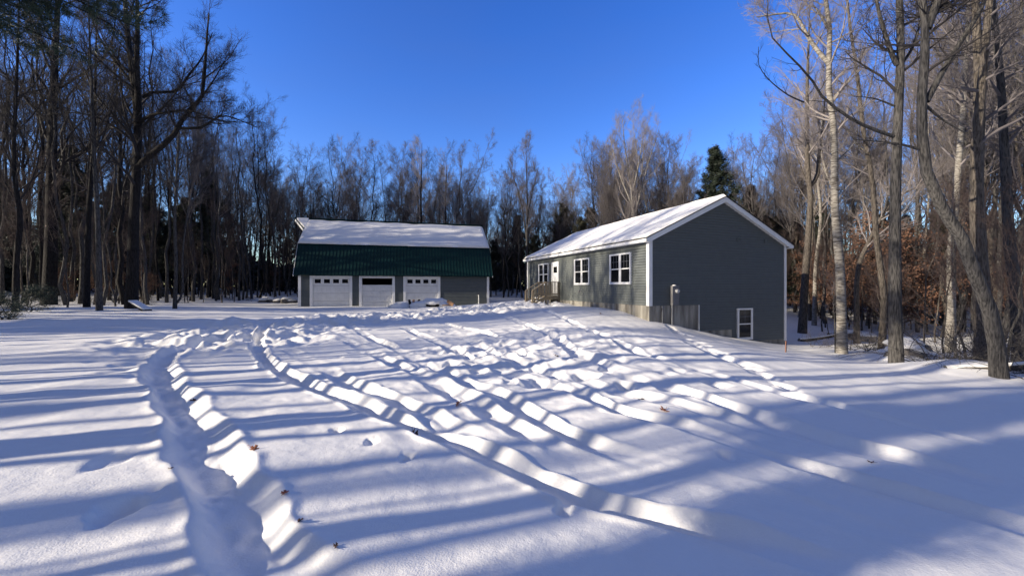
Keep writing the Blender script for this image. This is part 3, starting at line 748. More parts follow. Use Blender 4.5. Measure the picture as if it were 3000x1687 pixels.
def put(key, x, y, rz, sc=1, szz=1, label=None, cat='tree', group=None, tilt=(0,0)):
    p = PB[key]; loc = (x, y, float(H0(x, y))-.06)
    if not p[1]:
        p[1] = True; o = p[0]; o.location = loc; o.rotation_euler = (tilt[0], tilt[1], rz); o.scale = (sc, sc, sc*szz)
    else: o = copy_tree(p[0], loc, rz, sc, szz, tilt)
    tag(o, label, cat, group); return o
rw = random.Random(11)
EDGE = [(-1200,19),(-300,21),(0,25),(400,27),(600,33),(800,43),(900,46),(1430,48),(1540,45),(2300,38),(2400,30),(2600,25),(2800,20),(3000,15),(3400,12)]
def edge(px): return float(np.interp(px, [e[0] for e in EDGE], [e[1] for e in EDGE]))
placed = []
def okspot(x, y, m):
    for (a, b) in placed:
        if (a-x)**2+(b-y)**2 < m*m: return False
    for (ox, oy, th, w, l) in ((5.944,17.3,TH,W,L),(-16,30,BT,BL,BD)):
        dx, dy = x-ox, y-oy; u = dx*cos(th)+dy*sin(th); v = -dx*sin(th)+dy*cos(th)
        if -2 < u < w+2 and -3.5 < v < l+3: return False
    return True
def zone(px):
    if px < 860: return 'left', 'in the dark woods left of the barn'
    if px < 1480: return 'barn', 'rising behind the snowy barn roof'
    if px < 2290: return 'house', 'rising behind the ranch house'
    return 'right', 'in the sunlit woods right of the house'
KL = {'pole':('tall slim grey pole like tree','tree'),'dark':('tall dark bare tree','tree'),'grey':('slender grey bare tree','tree'),'pale':('pale barked bare poplar','tree'),'brown':('brown barked spreading bare tree','tree'),
      'thin':('thin young bare tree','young tree'),'pine':('dark green pine','pine tree'),'olive':('olive green bushy pine','pine tree'),'beech':('low beech sapling holding copper leaves','sapling')}
def scatter(n, p0, p1, d0, d1, kinds, m, s0=.85, s1=1.15, pw=1.3, hcap=None):
    c = 0; tries = 0
    while c < n and tries < n*40:
        tries += 1
        px = rw.uniform(p0, p1); d = edge(px)+d0+(d1-d0)*rw.random()**pw; x, y = (px-1500)/F*d, d
        if not okspot(x, y, m): continue
        k = rw.choice(kinds); i = rw.randrange(len([1 for q in PB if q[0] == k])); sc = rw.uniform(s0, s1)
        if hcap: sc *= np.interp(px, hcap[0], hcap[1])
        zn, zt = zone(px); lb, cat = KL[k]
        put((k,i), x, y, rw.uniform(0,2*pi), sc, rw.uniform(.92,1.08), lb+' standing '+zt, cat, lb+'s '+zt, (rw.uniform(-.03,.03), rw.uniform(-.03,.03)))
        placed.append((x, y)); c += 1

# --- trees one can single out ------------------------------------------------
def special(name, seed, px_pts, d, r0, mats, label, limbs=(), h_extra=6, dd=None, **kw):
    """trunk through photo points at one distance; goes on above the frame"""
    P = [np.array(wpt(px, py, d)) for px, py in px_pts]
    t = P[-1]-P[-2]; t /= np.linalg.norm(t)
    if h_extra: P += [P[-1]+t*h_extra*.5+np.array((0,0,.2)), P[-1]+t*h_extra*.8+np.array((0,0,h_extra*.25))]
    base = P[0].copy(); base[2] = min(base[2], float(H0(base[0], base[1])))-.12; P[0] = base+0
    L_ = []
    rng = np.random.default_rng(seed)
    for pts, ra, rb in limbs:
        q = [np.array(wpt(px, py, d)) for px, py in pts]; off = rng.uniform(-.25,.25)
        for i in range(len(q)): q[i] = q[i]+np.array((0, off*i, 0))
        L_.append(([p-base for p in q], ra, rb))
    ac = bare_tree(seed, trunk=[p-base for p in P], limbs=L_, r0=r0, **kw)
    o = make_tree(name, ac, mats, tuple(base)); tag(o, label, 'tree'); placed.append((base[0], base[1])); return o
special('bare_tree', 11, [(385,903),(388,800),(392,657),(400,485),(404,400),(404,362),(392,242),(376,121),(366,0)], 22, .28, (M['bark_dark'],M['twig_dark']),
  'big dark forked tree at the edge of the left woods, a low limb reaching right',
  limbs=[([(404,370),(414,300),(419,200),(431,104),(438,20),(440,-80)],.17,.04),
         ([(402,490),(440,455),(476,428),(525,376),(542,331),(587,300),(600,200),(607,104),(612,40)],.16,.03),
         ([(525,376),(587,373),(621,349),(650,335),(700,350),(735,365)],.09,.015),
         ([(542,331),(600,290),(650,240),(690,190)],.07,.012),
         ([(407,362),(449,342),(518,336),(573,336),(640,360),(690,390)],.08,.015),
         ([(418,286),(438,264),(500,257),(521,207),(556,145),(580,60)],.09,.02),
         ([(400,420),(350,380),(300,350),(240,345),(180,360)],.07,.015),
         ([(392,250),(350,190),(310,120),(290,40)],.08,.02),
         ([(388,560),(368,530),(345,515),(300,505)],.05,.012)],
  crown0=.30, n1=26, n2=8, n3=7, n4=4, ang=50, up=.5, limb=.26, h_extra=5)
special('bare_tree', 12, [(143,874),(150,700),(152,450),(160,200),(170,0)], 26, .36, (M['bark_dark'],M['twig_dark']), 'thick dark trunk at the far left with snow banked round its foot', crown0=.3, n1=26, h_extra=5, limb=.3, n4=3)
special('bare_tree', 13, [(291,903),(290,780),(284,600),(277,480),(270,300),(262,100)], 20.5, .13, (M['bark_grey'],M['twig_dark']), 'slim grey tree leaning a little left, just left of the big forked tree', crown0=.4, n1=20, h_extra=3, limb=.28, n4=3)
special('bare_tree', 14, [(254,888),(256,760),(262,600),(275,400),(280,200)], 23, .15, (M['bark_dark'],M['twig_dark']), 'straight dark tree second to the left of the big forked tree', crown0=.45, n1=18, h_extra=4, limb=.26, n4=3)
special('bare_tree', 15, [(512,896),(516,780),(512,640),(520,480)], 23, .10, (M['bark_grey'],M['twig_dark']), 'thin bent tree with a twin stem right of the big forked tree', limbs=[([(512,896),(530,860),(527,740),(540,600)],.06,.03)], crown0=.4, n1=16, h_extra=5, n4=3)
special('bare_tree', 16, [(45,905),(48,760),(60,640),(40,480),(50,200)], 19, .12, (M['bark_dark'],M['twig_dark']), 'dark tree at the left edge of the photo above the low pine boughs', crown0=.3, n1=22, h_extra=5, n4=3)
special('poplar_tree', 21, [(2467,1038),(2465,904),(2460,769),(2447,635),(2444,500),(2444,386),(2434,309),(2425,232),(2428,185),(2432,97),(2419,0)], 14, .155, (M['bark_pale'],M['twig_pale']),
  'pale poplar with a white forked top, nearest tree right of the house corner',
  limbs=[([(2427,185),(2410,150),(2388,100),(2374,50),(2360,10),(2330,0),(2260,3)],.08,.02),([(2432,97),(2400,30),(2380,12),(2350,40)],.05,.012),([(2444,480),(2490,440),(2520,410)],.04,.01),([(2434,300),(2460,260),(2500,215)],.05,.012)],
  crown0=.38, n1=20, ang=52, up=.6, limb=.17, h_extra=5, n4=3)
special('bare_tree', 22, [(2626,1076),(2624,970),(2622,859),(2622,635),(2623,560),(2631,348),(2639,155),(2635,0)], 10.5, .15, (M['bark_grey'],M['twig_dark']),
  'straight grey trunk with a long thin limb sweeping left, beside the snow mound',
  limbs=[([(2628,190),(2600,150),(2564,58),(2544,0)],.06,.03),
         ([(2618,400),(2525,379),(2448,352),(2370,309),(2347,294),(2282,240),(2197,174),(2173,131),(2164,77)],.045,.008),
         ([(2355,300),(2293,290),(2228,263),(2181,232),(2166,193)],.02,.006),
         ([(2640,190),(2680,140),(2710,70),(2730,20)],.04,.02),([(2618,310),(2560,290),(2500,285)],.025,.008)],
  crown0=.42, n1=16, ang=60, up=.4, limb=.14, h_extra=6, n3=5, n4=2)
special('bare_tree', 23, [(2583,1016),(2588,930),(2590,859),(2568,702),(2552,500),(2529,386),(2513,232),(2490,77),(2482,0)], 16, .12, (M['bark_brown'],M['twig_grey']),
  'thin curving brown tree between the pale poplar and the straight grey trunk', crown0=.36, n1=18, ang=50, up=.5, limb=.16, h_extra=4, n3=5, n4=2)
special('bare_tree', 24, [(2929,1112),(2918,994),(2891,881),(2851,792),(2815,693),(2761,612),(2722,540),(2703,425),(2699,309),(2707,193),(2714,90),(2700,0)], 8.5, .135, (M['bark_grey'],M['twig_dark']),
  'dark leaning trunk at the right edge of the photo, bending left and then upright',
  limbs=[([(2714,85),(2728,30),(2745,-30)],.09,.05),([(2714,298),(2757,209),(2807,120),(2842,58),(2861,0),(2880,-60)],.06,.03),([(2691,437),(2622,417),(2517,406)],.03,.008),([(2702,300),(2760,350),(2830,390)],.03,.01)],
  crown0=.5, n1=16, ang=62, up=.4, limb=.13, h_extra=5, n3=5, n4=2)
special('bare_tree', 25, [(2885,1050),(2878,900),(2868,724),(2860,560),(2866,400),(2869,232),(2857,0)], 12, .21, (M['bark_brown'],M['twig_grey']),
  'thick light brown trunk behind the leaning tree at the right',
  limbs=[([(2862,560),(2840,440),(2830,348),(2826,180),(2826,0)],.13,.07)], crown0=.45, n1=18, ang=55, up=.4, limb=.2, h_extra=5, n4=2)
special('bare_tree', 26, [(2990,1000),(2975,850),(2958,724),(2949,560),(2938,348),(2931,232),(2908,0)], 12.5, .16, (M['bark_grey'],M['twig_grey']),
  'grey trunk at the far right rising past the edge of the frame', crown0=.4, n1=20, ang=50, up=.4, limb=.2, h_extra=5, n4=2)
special('poplar_tree', 27, [(2785,985),(2786,860),(2788,724),(2803,545),(2815,400),(2826,270),(2835,60)], 18, .18, (M['bark_pale'],M['twig_pale']),
  'cream barked trunk lit by the sun behind the leaning tree', crown0=.42, n1=20, ang=46, limb=.22, h_extra=4, n4=3)
special('poplar_tree', 28, [(2350,962),(2358,830),(2366,724),(2375,580),(2373,540),(2366,500),(2364,300),(2370,100)], 26, .24, (M['bark_brown'],M['twig_pale']),
  'dark based tree splitting into a white V, just right of the house eave', limbs=[([(2374,545),(2400,515),(2412,440),(2430,360),(2440,280)],.13,.04)], crown0=.5, n1=22, ang=46, limb=.22, h_extra=2, n4=3)
special('bare_tree', 29, [(2385,935),(2390,780),(2405,640),(2395,500),(2410,350)], 30, .15, (M['bark_pale'],M['twig_pale']), 'sunlit pale tree leaning right between the white V tree and the poplar', crown0=.35, n1=20, h_extra=4, n4=3)
special('bare_tree', 30, [(2510,940),(2512,800),(2540,720),(2575,650),(2620,585),(2700,540)], 22, .15, (M['bark_brown'],M['twig_pale']), 'slanting sunlit tree leaning far right across the woods', crown0=.4, n1=18, h_extra=2, n4=3)
special('bare_tree', 31, [(2448,1035),(2446,960),(2443,900),(2447,860)], 14.2, .03, (M['bark_grey'],M['twig_grey']), 'thin dark sapling stem right beside the pale poplar base', crown0=.5, n1=8, h_extra=.5, n2=4, n3=3, n4=0, limb=.2)
# individually shaped crowns on the skyline
special('bare_tree', 40, [(1540,885),(1543,760),(1545,600),(1543,520)], 40, .15, (M['bark_grey'],M['twig_grey']), 'slim vase shaped tree alone in the gap between barn and house', limbs=[([(1543,700),(1528,600),(1505,520),(1488,470)],.08,.02),([(1545,640),(1560,560),(1578,490)],.07,.02)], crown0=.35, n1=22, ang=26, up=.6, limb=.24, h_extra=4, n4=4)
special('bare_tree', 41, [(1858,900),(1856,700),(1850,560),(1838,480)], 42, .2, (M['bark_pale'],M['twig_pale']), 'broad crowned tallest tree behind the middle of the house roof', limbs=[([(1856,640),(1880,560),(1905,470),(1930,400)],.1,.03),([(1852,600),(1820,520),(1800,450),(1790,400)],.1,.03),([(1855,560),(1870,480),(1880,400)],.1,.03)], crown0=.3, n1=24, ang=36, up=.9, limb=.3, h_extra=4.5, n4=4)
special('bare_tree', 42, [(1237,890),(1237,750),(1233,600),(1235,500)], 46, .2, (M['bark_dark'],M['twig_pale']), 'tall straight tree with a pale top behind the right half of the barn', crown0=.3, n1=24, ang=44, up=.8, limb=.22, h_extra=3, n4=4)
special('bare_tree', 43, [(1306,890),(1306,750),(1305,600),(1308,520)], 48, .17, (M['bark_dark'],M['twig_pale']), 'single dark stemmed tree standing at the right end of the barn roof', crown0=.3, n1=24, ang=50, up=.5, limb=.26, h_extra=2, n4=4)
def skypine(px, top, d, key, sc, label):
    x, y = (px-1500)/F*d, d; z = float(H0(x, y)); h = EYE+(841-top)/F*d-z
    o = put(key, x, y, 1.1*px, h/(15 if key[0] == 'pine' else 13)*1.0, 1, label, 'pine tree'); placed.append((x, y))
skypine(2093, 440, 42, ('pine',0), 1, 'tall pointed green pine behind the peak of the house gable')

# --- woods -------------------------------------------------------------------
HC = ([0,600,800,900,1050,1300,1440,1600,1750,1900,2050,2150,2300,3000],[1.15,1.0,.88,.86,.95,.92,.80,.84,1.0,1.05,.82,.84,.98,1.1])
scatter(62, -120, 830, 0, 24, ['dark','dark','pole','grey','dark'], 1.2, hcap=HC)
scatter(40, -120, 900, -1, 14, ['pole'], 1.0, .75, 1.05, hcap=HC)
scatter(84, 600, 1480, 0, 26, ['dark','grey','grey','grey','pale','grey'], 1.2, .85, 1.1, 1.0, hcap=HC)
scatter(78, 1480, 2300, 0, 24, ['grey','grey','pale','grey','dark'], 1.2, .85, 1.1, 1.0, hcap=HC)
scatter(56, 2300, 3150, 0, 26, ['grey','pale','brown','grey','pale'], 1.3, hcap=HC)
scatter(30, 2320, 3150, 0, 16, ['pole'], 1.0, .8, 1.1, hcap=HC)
scatter(20, -150, 640, 5, 30, ['pine'], 1.6, .7, 1.0, hcap=([0,400,640],[1.05,.95,.8]))
scatter(22, 600, 1500, 4, 26, ['olive'], 1.6, .5, .78)
scatter(16, 1500, 2320, 2, 18, ['olive','olive','pine'], 1.6, .6, .9)
scatter(14, 2320, 3150, 8, 28, ['pine','olive'], 1.6, .6, .85)
scatter(32, -100, 900, -3, 10, ['thin'], .8, .6, 1.1)
scatter(20, 1430, 2300, -2, 8, ['thin'], .8, .8, 1.2)
scatter(30, 2310, 3100, -6, 10, ['thin'], .8, .5, 1.0)
scatter(7, 200, 860, 2, 10, ['beech'], 1.0, .5, .9)
scatter(16, 2330, 2640, 0, 7, ['beech'], .9, .9, 1.5)
scatter(20, 2310, 3100, 2, 16, ['beech'], 1.0, .8, 1.4)

# --- trees outside the left edge and behind the viewer: they shade the drive ---
SH = []; rw = random.Random(4)
for (n_, x0, x1, y0, y1) in ((66,-27,-9.5,-13,3.5),(34,-44,-24,-18,14),(16,-58,-33,12,28),(14,-38,-20,5,18)):
    c_ = 0
    while c_ < n_:
        y = rw.uniform(y0, y1); x = rw.uniform(x0, x1)
        if x/max(y, .1) > -1.42 and y > 0: continue
        if y > 2 and x > -17-max(0, y-8)*.95: x -= 8
        c_ += 1
        if okspot(x, y, .9): SH.append((x, y)); placed.append((x, y))
for c_, (x, y) in enumerate(SH):
    k = rw.choice(['grey','grey','dark'] if c_ > 108 else (['pole'] if x > -26 else ['pole','pole','pole','grey'])); i = rw.randrange(len([1 for q in PB if q[0] == k]))
    lb, cat = KL[k]; put((k,i), x, y, rw.uniform(0,6.28), rw.uniform(.8,1.05), 1, lb+' standing beside the drive beyond the left edge', cat, 'trees beyond the left edge')
for (x, y, s_) in ((-33,-20,1.0),(-44,-8,.8),(-46,14,1.),(-30,-32,1.),(-15,-24,.9),(-36,7,.9)):
    put(('pine',1), x, y, x, s_, 1, 'dark pine standing behind the viewer left of the drive', 'pine tree', 'pines behind the viewer')
for (x, y, h_, sp_, c_, lb) in ((-9.4,-1.25,4.8,.28,.05,'small narrow spruce added unseen behind the viewer to cast the broad shadow'),(-14.0,-1.65,7.4,.26,.74,'taller unseen spruce with a bare lower trunk, added to lengthen the broad shadow')):
    ta, na = pine(911, h_, .07, sp_, c_, 44, 12, .8, .14, .03)  # unseen spruces, placed and shaped to cast the broad shadow over the snow
    o = make_tree('spruce', (ta, na), (M['bark_dark'], M['needle']), (x, y, float(H0(x, y))-.05)); tag(o, lb, 'spruce'); placed.append((x, y))

# --- near pine whose boughs hang into the upper left corner
def near_pine():
    rng = np.random.default_rng(77); base = np.array((-10.5,4.6,float(H0(-10.5,4.6))-.1)); ta = Acc(); na = Acc()
    T = np.stack([np.linspace(0,.3,12), np.zeros(12), np.linspace(0,13,12)], 1); ta.add(*tubes(T[None], np.linspace(.22,.03,12)[None], 12))
    B = []
    for (px, py, d) in [(470,8,7.0),(330,75,7.2),(250,160,7.0),(150,60,6.4),(60,110,6.2),(400,40,8.2),(40,20,6.0),(290,20,6.6),(180,120,7.6),(420,90,6.8)]:
        e = np.array(wpt(px, py, d))-base; s = np.array((.1,0,e[2]+rng.uniform(.2,.9))); m = (s+e)/2+np.array((0,0,.25))
        B.append(resample([s, m, e], 9))
    for i in range(16):
        a = rng.uniform(.8,5.2); z = rng.uniform(6.5,12.5); ln = 3.2*(1-(z-6)/9); s = np.array((0,0,z)); e = s+np.array((cos(a)*ln, sin(a)*ln, .5)); B.append(resample([s, (s+e)/2+(0,0,.1), e], 9))
    B = np.array(B); BR = np.linspace(.035,.008,9)[None].repeat(len(B), 0); ta.add(*tubes(B, BR, 5))
    P2, R2 = children(rng, B, BR, 16, .35, 1, 42, .20, .5, .0, 5, .08, .004, lmin=.3); ta.add(*tubes(P2, R2, 3))
    P3, R3 = children(rng, P2, R2, 3, .2, 1, 38, .5, .7, .0, 3, .05, .003, lmin=.15); ta.add(*tubes(P3, R3, 3))
    A = np.vstack([P2[:,2:].reshape(-1,3), P3[:,1:].reshape(-1,3)]); A = np.repeat(A, 16, 0); K = len(A)
    A = A+rng.normal(size=(K,3))*.015; D = rng.normal(size=(K,3)); D[:,0] += .8; D /= np.linalg.norm(D, axis=1, keepdims=True)
    U = np.cross(D, rng.normal(size=(K,3))); U /= np.linalg.norm(U, axis=1, keepdims=True); ln = rng.uniform(.09,.15,(K,1))
    V = np.stack([A-U*.0045, A+U*.0045, A+D*ln], 1).reshape(-1,3); na.add(V, None, np.arange(K*3).reshape(-1,3))
    o = make_tree('white_pine', (ta, na), (M['bark_dark'], M['needle_near']), tuple(base)); tag(o, 'near pine whose dark green boughs hang into the upper left corner', 'pine tree'); placed.append((-10.5,4.6))
near_pine()
# low pine boughs at the left edge, on the snow
def low_pine(px, py, d, s, label, seed):
    ta, na = pine(seed, 1.3*s, .03, 1.6*s, .05, 14, 8, .6, .12, .010, .3, .0)
    x, y = (px-1500)/F*d, d; o = make_tree('pine_sapling', (ta, na), (M['bark_grey'], M['needle_near']), (x, y, HZ(x, y)-.05)); tag(o, label, 'sapling')
low_pine(5, 900, 15.5, .55, 'low green pine sapling spreading over the snow at the left edge', 801)
low_pine(95, 900, 17.5, .6, 'small pine sapling beside the thick dark trunk at the left', 802)

# --- far woods: uncountable stems and crowns behind everything ----------------
def far_woods():
    rng = np.random.default_rng(5); N = 2600
    a = np.radians(rng.uniform(-180,180,N)); d = rng.uniform(74,108,N); x = d*np.sin(a); y = d*np.cos(a)
    h = rng.uniform(11,16,N); S = 6; u = np.linspace(0,1,S); z0 = H0(x, y)
    P = np.stack([x[:,None]+rng.normal(size=(N,1))*u*1.2, y[:,None]+rng.normal(size=(N,1))*u*1.2, z0[:,None]+u[None]*h[:,None]], 2)
    Rr = rng.uniform(.08,.2,N)[:,None]*np.linspace(1,.15,S)[None]
    ac = Acc(); ac.add(*tubes(P, Rr, 4))
    c1, r1 = children(rng, P, Rr, 12, .3, 1, 40, .28, .4, .7, 4, .1, .018); ac.add(*tubes(c1, r1, 3))
    c2, r2 = children(rng, c1, r1, 4, .2, 1, 38, .5, .6, .4, 3, .1, .012); ac.add(*tubes(c2, r2, 3))
    o = link('far_woods', ac.mesh('far_woods'), M['twig_grey']); tag(o, 'far mass of bare trees closing the view behind the nearer woods', 'woods', kind='stuff')
    # evergreen understorey mass
    N = 150000; a = np.radians(rng.uniform(-180,180,N)); d = rng.uniform(66,100,N)
    A = np.stack([d*np.sin(a), d*np.cos(a), 0*d], 1); hh = 4.4+4*(fbm(np.degrees(a)/5, d/25, 3)+.1); A[:,2] = H0(A[:,0], A[:,1])+rng.random(N)**.8*np.maximum(hh, 1.5)
    D = rng.normal(size=(N,3)); D /= np.linalg.norm(D, axis=1, keepdims=True); U = np.cross(D, rng.normal(size=(N,3))); U /= np.linalg.norm(U, axis=1, keepdims=True)
    V = np.stack([A-U*.22, A+U*.22, A+D*1.1], 1).reshape(-1,3); ac = Acc(); ac.add(V, None, np.arange(N*3).reshape(-1,3))
    o = link('far_evergreens', ac.mesh('far_evergreens'), M['needle']); tag(o, 'far dark evergreen mass low behind the bare woods', 'woods', kind='stuff')
far_woods()

# ------------------------------------------------------------------ small things
def blob(name, c, s, mt, seed, parent=None, flat=0, rough=.25, k=3):
    import bmesh
    bm = bmesh.new(); bmesh.ops.create_icosphere(bm, subdivisions=k, radius=1); rr = random.Random(seed); of = rr.random()*50
    for v in bm.verts:
        n_ = float(fbm(np.array([v.co.x*1.4+of]), np.array([v.co.y*1.4+v.co.z*1.1+of]), seed)[0]); f = 1+rough*n_*1.6
        v.co = (c[0]+v.co.x*s[0]*f, c[1]+v.co.y*s[1]*f, c[2]+max(v.co.z, -flat if flat else -9)*s[2]*f)
    me = bpy.data.meshes.new(name); bm.to_mesh(me); bm.free(); me.polygons.foreach_set('use_smooth', [True]*len(me.polygons))
    return link(name, me, mt, parent)
def boulder(x, y, s, label, seed, group=None):
    z = float(H0(x, y)); o = empty('boulder', (x, y, z)); tag(o, label, 'boulder', group)
    blob('stone', (0,0,s*.18), (s*.62,s*.48,s*.36), M['stone'], seed, o, rough=.35)
    blob('snow_cap', (0,0,s*.42), (s*.60,s*.47,s*.24), M['snow'], seed+1, o, flat=.2, rough=.2)
rb = random.Random(8)
for i in range(9):
    d = 35+rb.uniform(-.6,1.2); px = 765+i*11+rb.uniform(-4,4); boulder((px-1500)/F*d, d, rb.uniform(.5,.9), 'snow capped boulder in the low stone row left of the barn', 50+i*3, 'boulders left of the barn')
for (px, d, s, lb) in ((2478,24,.9,'flat grey boulder with a snow cap in the hollow behind the pale poplar'),(2536,23,.8,'darker boulder with a snow cap right of the flat grey one'),(2440,25,.5,'small snow capped boulder behind the house corner')):
    boulder((px-1500)/F*d, d, s, lb, int(px))
boulder(13.4, 13.6, 1.0, 'large rock under a rounded snow cap behind the straight grey trunk', 91)
boulder(12.1, 12.3, .9, 'brownish rock poking out of the snow just left of the straight grey trunk', 95)
# debris piles before the barn
def pile(px, d, label, kind, seed):
    x, y = (px-1500)/F*d, d; z = float(H0(x, y)); o = empty('debris_pile', (x, y, z), R(10)); o.scale = (1.1,1.0,1.2); tag(o, label, 'debris pile')
    rr = random.Random(seed)
    blob('snow_cover', (0,.3,.05), (1.35,.8,.42 if kind else .36), M['snow'], seed, o, rough=.4, k=4)
    if kind == 0:
        for i in range(5):
            a = rr.uniform(-.5,.5); m = MB(); x0 = .1+i*.22; m.bar((x0-.1,-.75,.1+.05*i%2),(x0+.5*a,.2,.42),.14,.09); m.build('log', M['lumber'] if i%2 else M['bark_dark'], o, .01)
    else:
        m = MB(); m.bar((.35,-.55,.12),(.9,-.2,.14),.5,.05); m.bar((.75,-.5,.36),(1.12,-.62,.12),.2,.05,(0,-1,.3)); m.build('board', M['lumber'], o, .01)
        blob('log', (-.15,-.6,.12), (.42,.2,.13), M['bark_dark'], seed+5, o)
        blob('snow_cover', (-.15,-.58,.25), (.45,.24,.14), M['snow'], seed+6, o)
        blob('snow_cover', (-.9,-.1,.1), (.7,.5,.25), M['snow'], seed+7, o)
pile(1205, 28.5, 'left snow covered pile of dark logs in front of the garage doors', 0, 31)
pile(1275, 28.0, 'right snow covered pile with a tan board sticking out before the third garage door', 1, 37)
# tilted board by the forked tree
x, y = (412-1500)/F*21, 21; z = float(H0(x, y)); o = empty('leaning_board', (x, y, z)); tag(o, 'snow covered board leaning at the foot of the big forked tree', 'board')
m = MB(); m.bar((-.45,0,.42),(.45,-.1,-.02),.5,.04); m.build('plank', M['bark_dark'], o); m = MB(); m.bar((-.43,0,.50),(.45,-.1,.06),.46,.09); m.build('snow_cover', M['snow'], o, .03)
# survey stake
x, y = ground_at(2302, 1031); o = MB().box(-.02,.02,-.012,.012,-.2,.36).build('survey_stake', M['stakem']); o.location = (x, y, float(H0(x, y))); o.rotation_euler = (0,.04,.3)
tag(o, 'short orange brown survey stake in the snow near the right house corner', 'stake')
# stumps / fallen trunks in the left woods
def fallen(x, y, ln, rz, r, label, mt='bark_dark'):
    z = float(H0(x, y)); o = empty('fallen_log', (x, y, z), rz); tag(o, label, 'log')
    rng = np.random.default_rng(int(abs(x*10))); P = np.array([[(-ln/2,0,.1),(0,.1,.2),(ln/2,0,.45)]], float); P = resample(P[0], 8)[None]
    a = Acc(); a.add(*tubes(P, np.linspace(r, r*.6, 8)[None], 10)); link('trunk', a.mesh('trunk', True), M[mt], o)
    P2 = P+np.array((0,0,r*.75)); a = Acc(); a.add(*tubes(P2, np.linspace(r*.7, r*.4, 8)[None], 8)); link('snow_cap', a.mesh('snow', True), M['snow'], o)
fallen(17.5, 22.5, 3.0, .15, .10, 'snow covered log lying in the hollow behind the pale poplar')
fallen(11.2, 8.9, 2.6, -.2, .09, 'fallen branch log tangled in the brush at the right', 'bark_brown')
# brush
def brush(x, y, s, n, seed, label, mt='twig_grey', arch=.6, group=None):
    rng = np.random.default_rng(seed); z = float(H0(x, y)); N = n
    P = np.zeros((N,8,3)); P[:,0] = rng.normal(size=(N,3))*(.35*s,.25*s,0); cur = rng.normal(size=(N,3))*.6; cur[:,2] = rng.uniform(.3,1.3,N); cur /= np.linalg.norm(cur, axis=1, keepdims=True)
    ln = rng.uniform(.5,1.6,N)*s
    for i in range(1,8):
        cur[:,2] -= arch*.22; cur += rng.normal(size=(N,3))*.08; cur /= np.linalg.norm(cur, axis=1, keepdims=True); P[:,i] = P[:,i-1]+cur*ln[:,None]/7
    P[:,:,2] = np.maximum(P[:,:,2], -.05)
    Rr = rng.uniform(.004,.012,N)[:,None]*np.linspace(1,.3,8)[None]*s**.5
    o = empty('brush', (x, y, z)); tag(o, label, 'shrub', group)
    a = Acc(); a.add(*tubes(P, Rr, 4)); link('stem', a.mesh('stem'), M['bark_grey'], o)
    c, r_ = children(rng, P, Rr, 5, .3, 1, 45, .4, .6, .2, 4, .1, .0025); a = Acc(); a.add(*tubes(c, r_, 3)); c2, r2 = children(rng, c, r_, 3, .3, 1, 40, .5, .6, .1, 3, .1, .002); a.add(*tubes(c2, r2, 3)); link('twig', a.mesh('twig'), M[mt], o)
brush(12.0, 10.8, 1.5, 60, 1, 'dense tangle of bare brush between the straight grey trunk and the leaning one')
brush(11.4, 8.6, 1.3, 60, 2, 'dark tangled brush round the foot of the leaning tree', 'twig_dark', .8)
brush(13.6, 11.6, 1.7, 60, 3, 'tall arching brush behind the snow mound', 'twig_grey', .4)
brush(15.0, 12.6, 1.8, 50, 4, 'bare shrub at the right edge beneath the thick brown trunk', 'twig_red', .4)
brush(13.4, 15.0, 1.2, 30, 5, 'reddish low shrub behind the rounded snow cap', 'twig_red', .3)
brush(11.3, 9.9, 1.0, 26, 6, 'few arching stems rising from the snow mound', 'twig_dark', .7)
brush(12.6, 9.2, 1.2, 60, 7, 'thick brush pile at the right edge behind the leaning tree', 'twig_dark', .9)
for i in range(14):
    px = rb.uniform(100,760); d = edge(px)-rb.uniform(-1,3.5); brush((px-1500)/F*d, d, rb.uniform(.4,.7), 7, 40+i, 'few dry stalks poking through the snow at the edge of the left woods', 'twig_dark', .2, 'dry stalks at the edge of the left woods')
for i in range(12):
    px = rb.uniform(2360,2900); d = rb.uniform(16,24); brush((px-1500)/F*d, d, rb.uniform(.5,.9), 8, 60+i, 'few dry stalks poking through the snow in the hollow right of the house', 'twig_grey', .2, 'dry stalks in the hollow right of the house')
# leaves
def leaf(px, py, s, mt, seed, label, curl=.5, sprig=False):
    x, y = ground_at(px, py); rr = random.Random(seed); z = HZ(x, y)
    me_v = [(0,0,0)]; n = 20
    for i in range(n):
        g = 2*pi*i/n; lob = .55+.45*abs(cos(2.5*g)); lob *= 1 if i%2 else .74
        if sprig: lob *= .35+.65*abs(cos(g))
        me_v.append((cos(g)*s*lob, sin(g)*s*lob, curl*s*(lob**2)*(.35+.5*cos(2*g+seed))*rr.uniform(.7,1.3)))
    mb = MB(); mb.v = me_v; mb.f = [(0, 1+i, 1+(i+1)%n) for i in range(n)]
    mb.bar((s*.5,0,curl*s*.2),(s*1.5,s*.25,s*.25),s*.05,s*.05)
    o = mb.build('dead_leaf', M[mt]); o.location = (x, y, z+s*.12); o.rotation_euler = (rr.uniform(-.4,.4)+.2, rr.uniform(-.4,.4), rr.uniform(0,6.28))
    sm = o.modifiers.new('solid', 'SOLIDIFY'); sm.thickness = .0015
    tag(o, label, 'leaf')
leaf(568,1171,.075,'leafdark',1,'long dark leaf on the bank of the left rut',.9,True)
leaf(745,1330,.05,'leaforange',2,'star shaped pinkish brown leaf on the bright bank of the left rut')
leaf(500,1381,.03,'leafdark',3,'tiny dark green sprig on the left lip of the deep rut',.8,True)
leaf(835,1455,.035,'leafbrown',4,'small brown leaf halfway up the lit bank of the deep rut')
leaf(880,1540,.04,'leafdark',5,'dark leaf with a stem at the shadow edge of the deep rut',.9,True)
leaf(985,1605,.028,'leafdark',6,'small dark leaf in the shade near the bottom of the photo',.8,True)
leaf(1342,1195,.075,'leaforange',7,'orange maple leaf left of centre on sunlit snow')
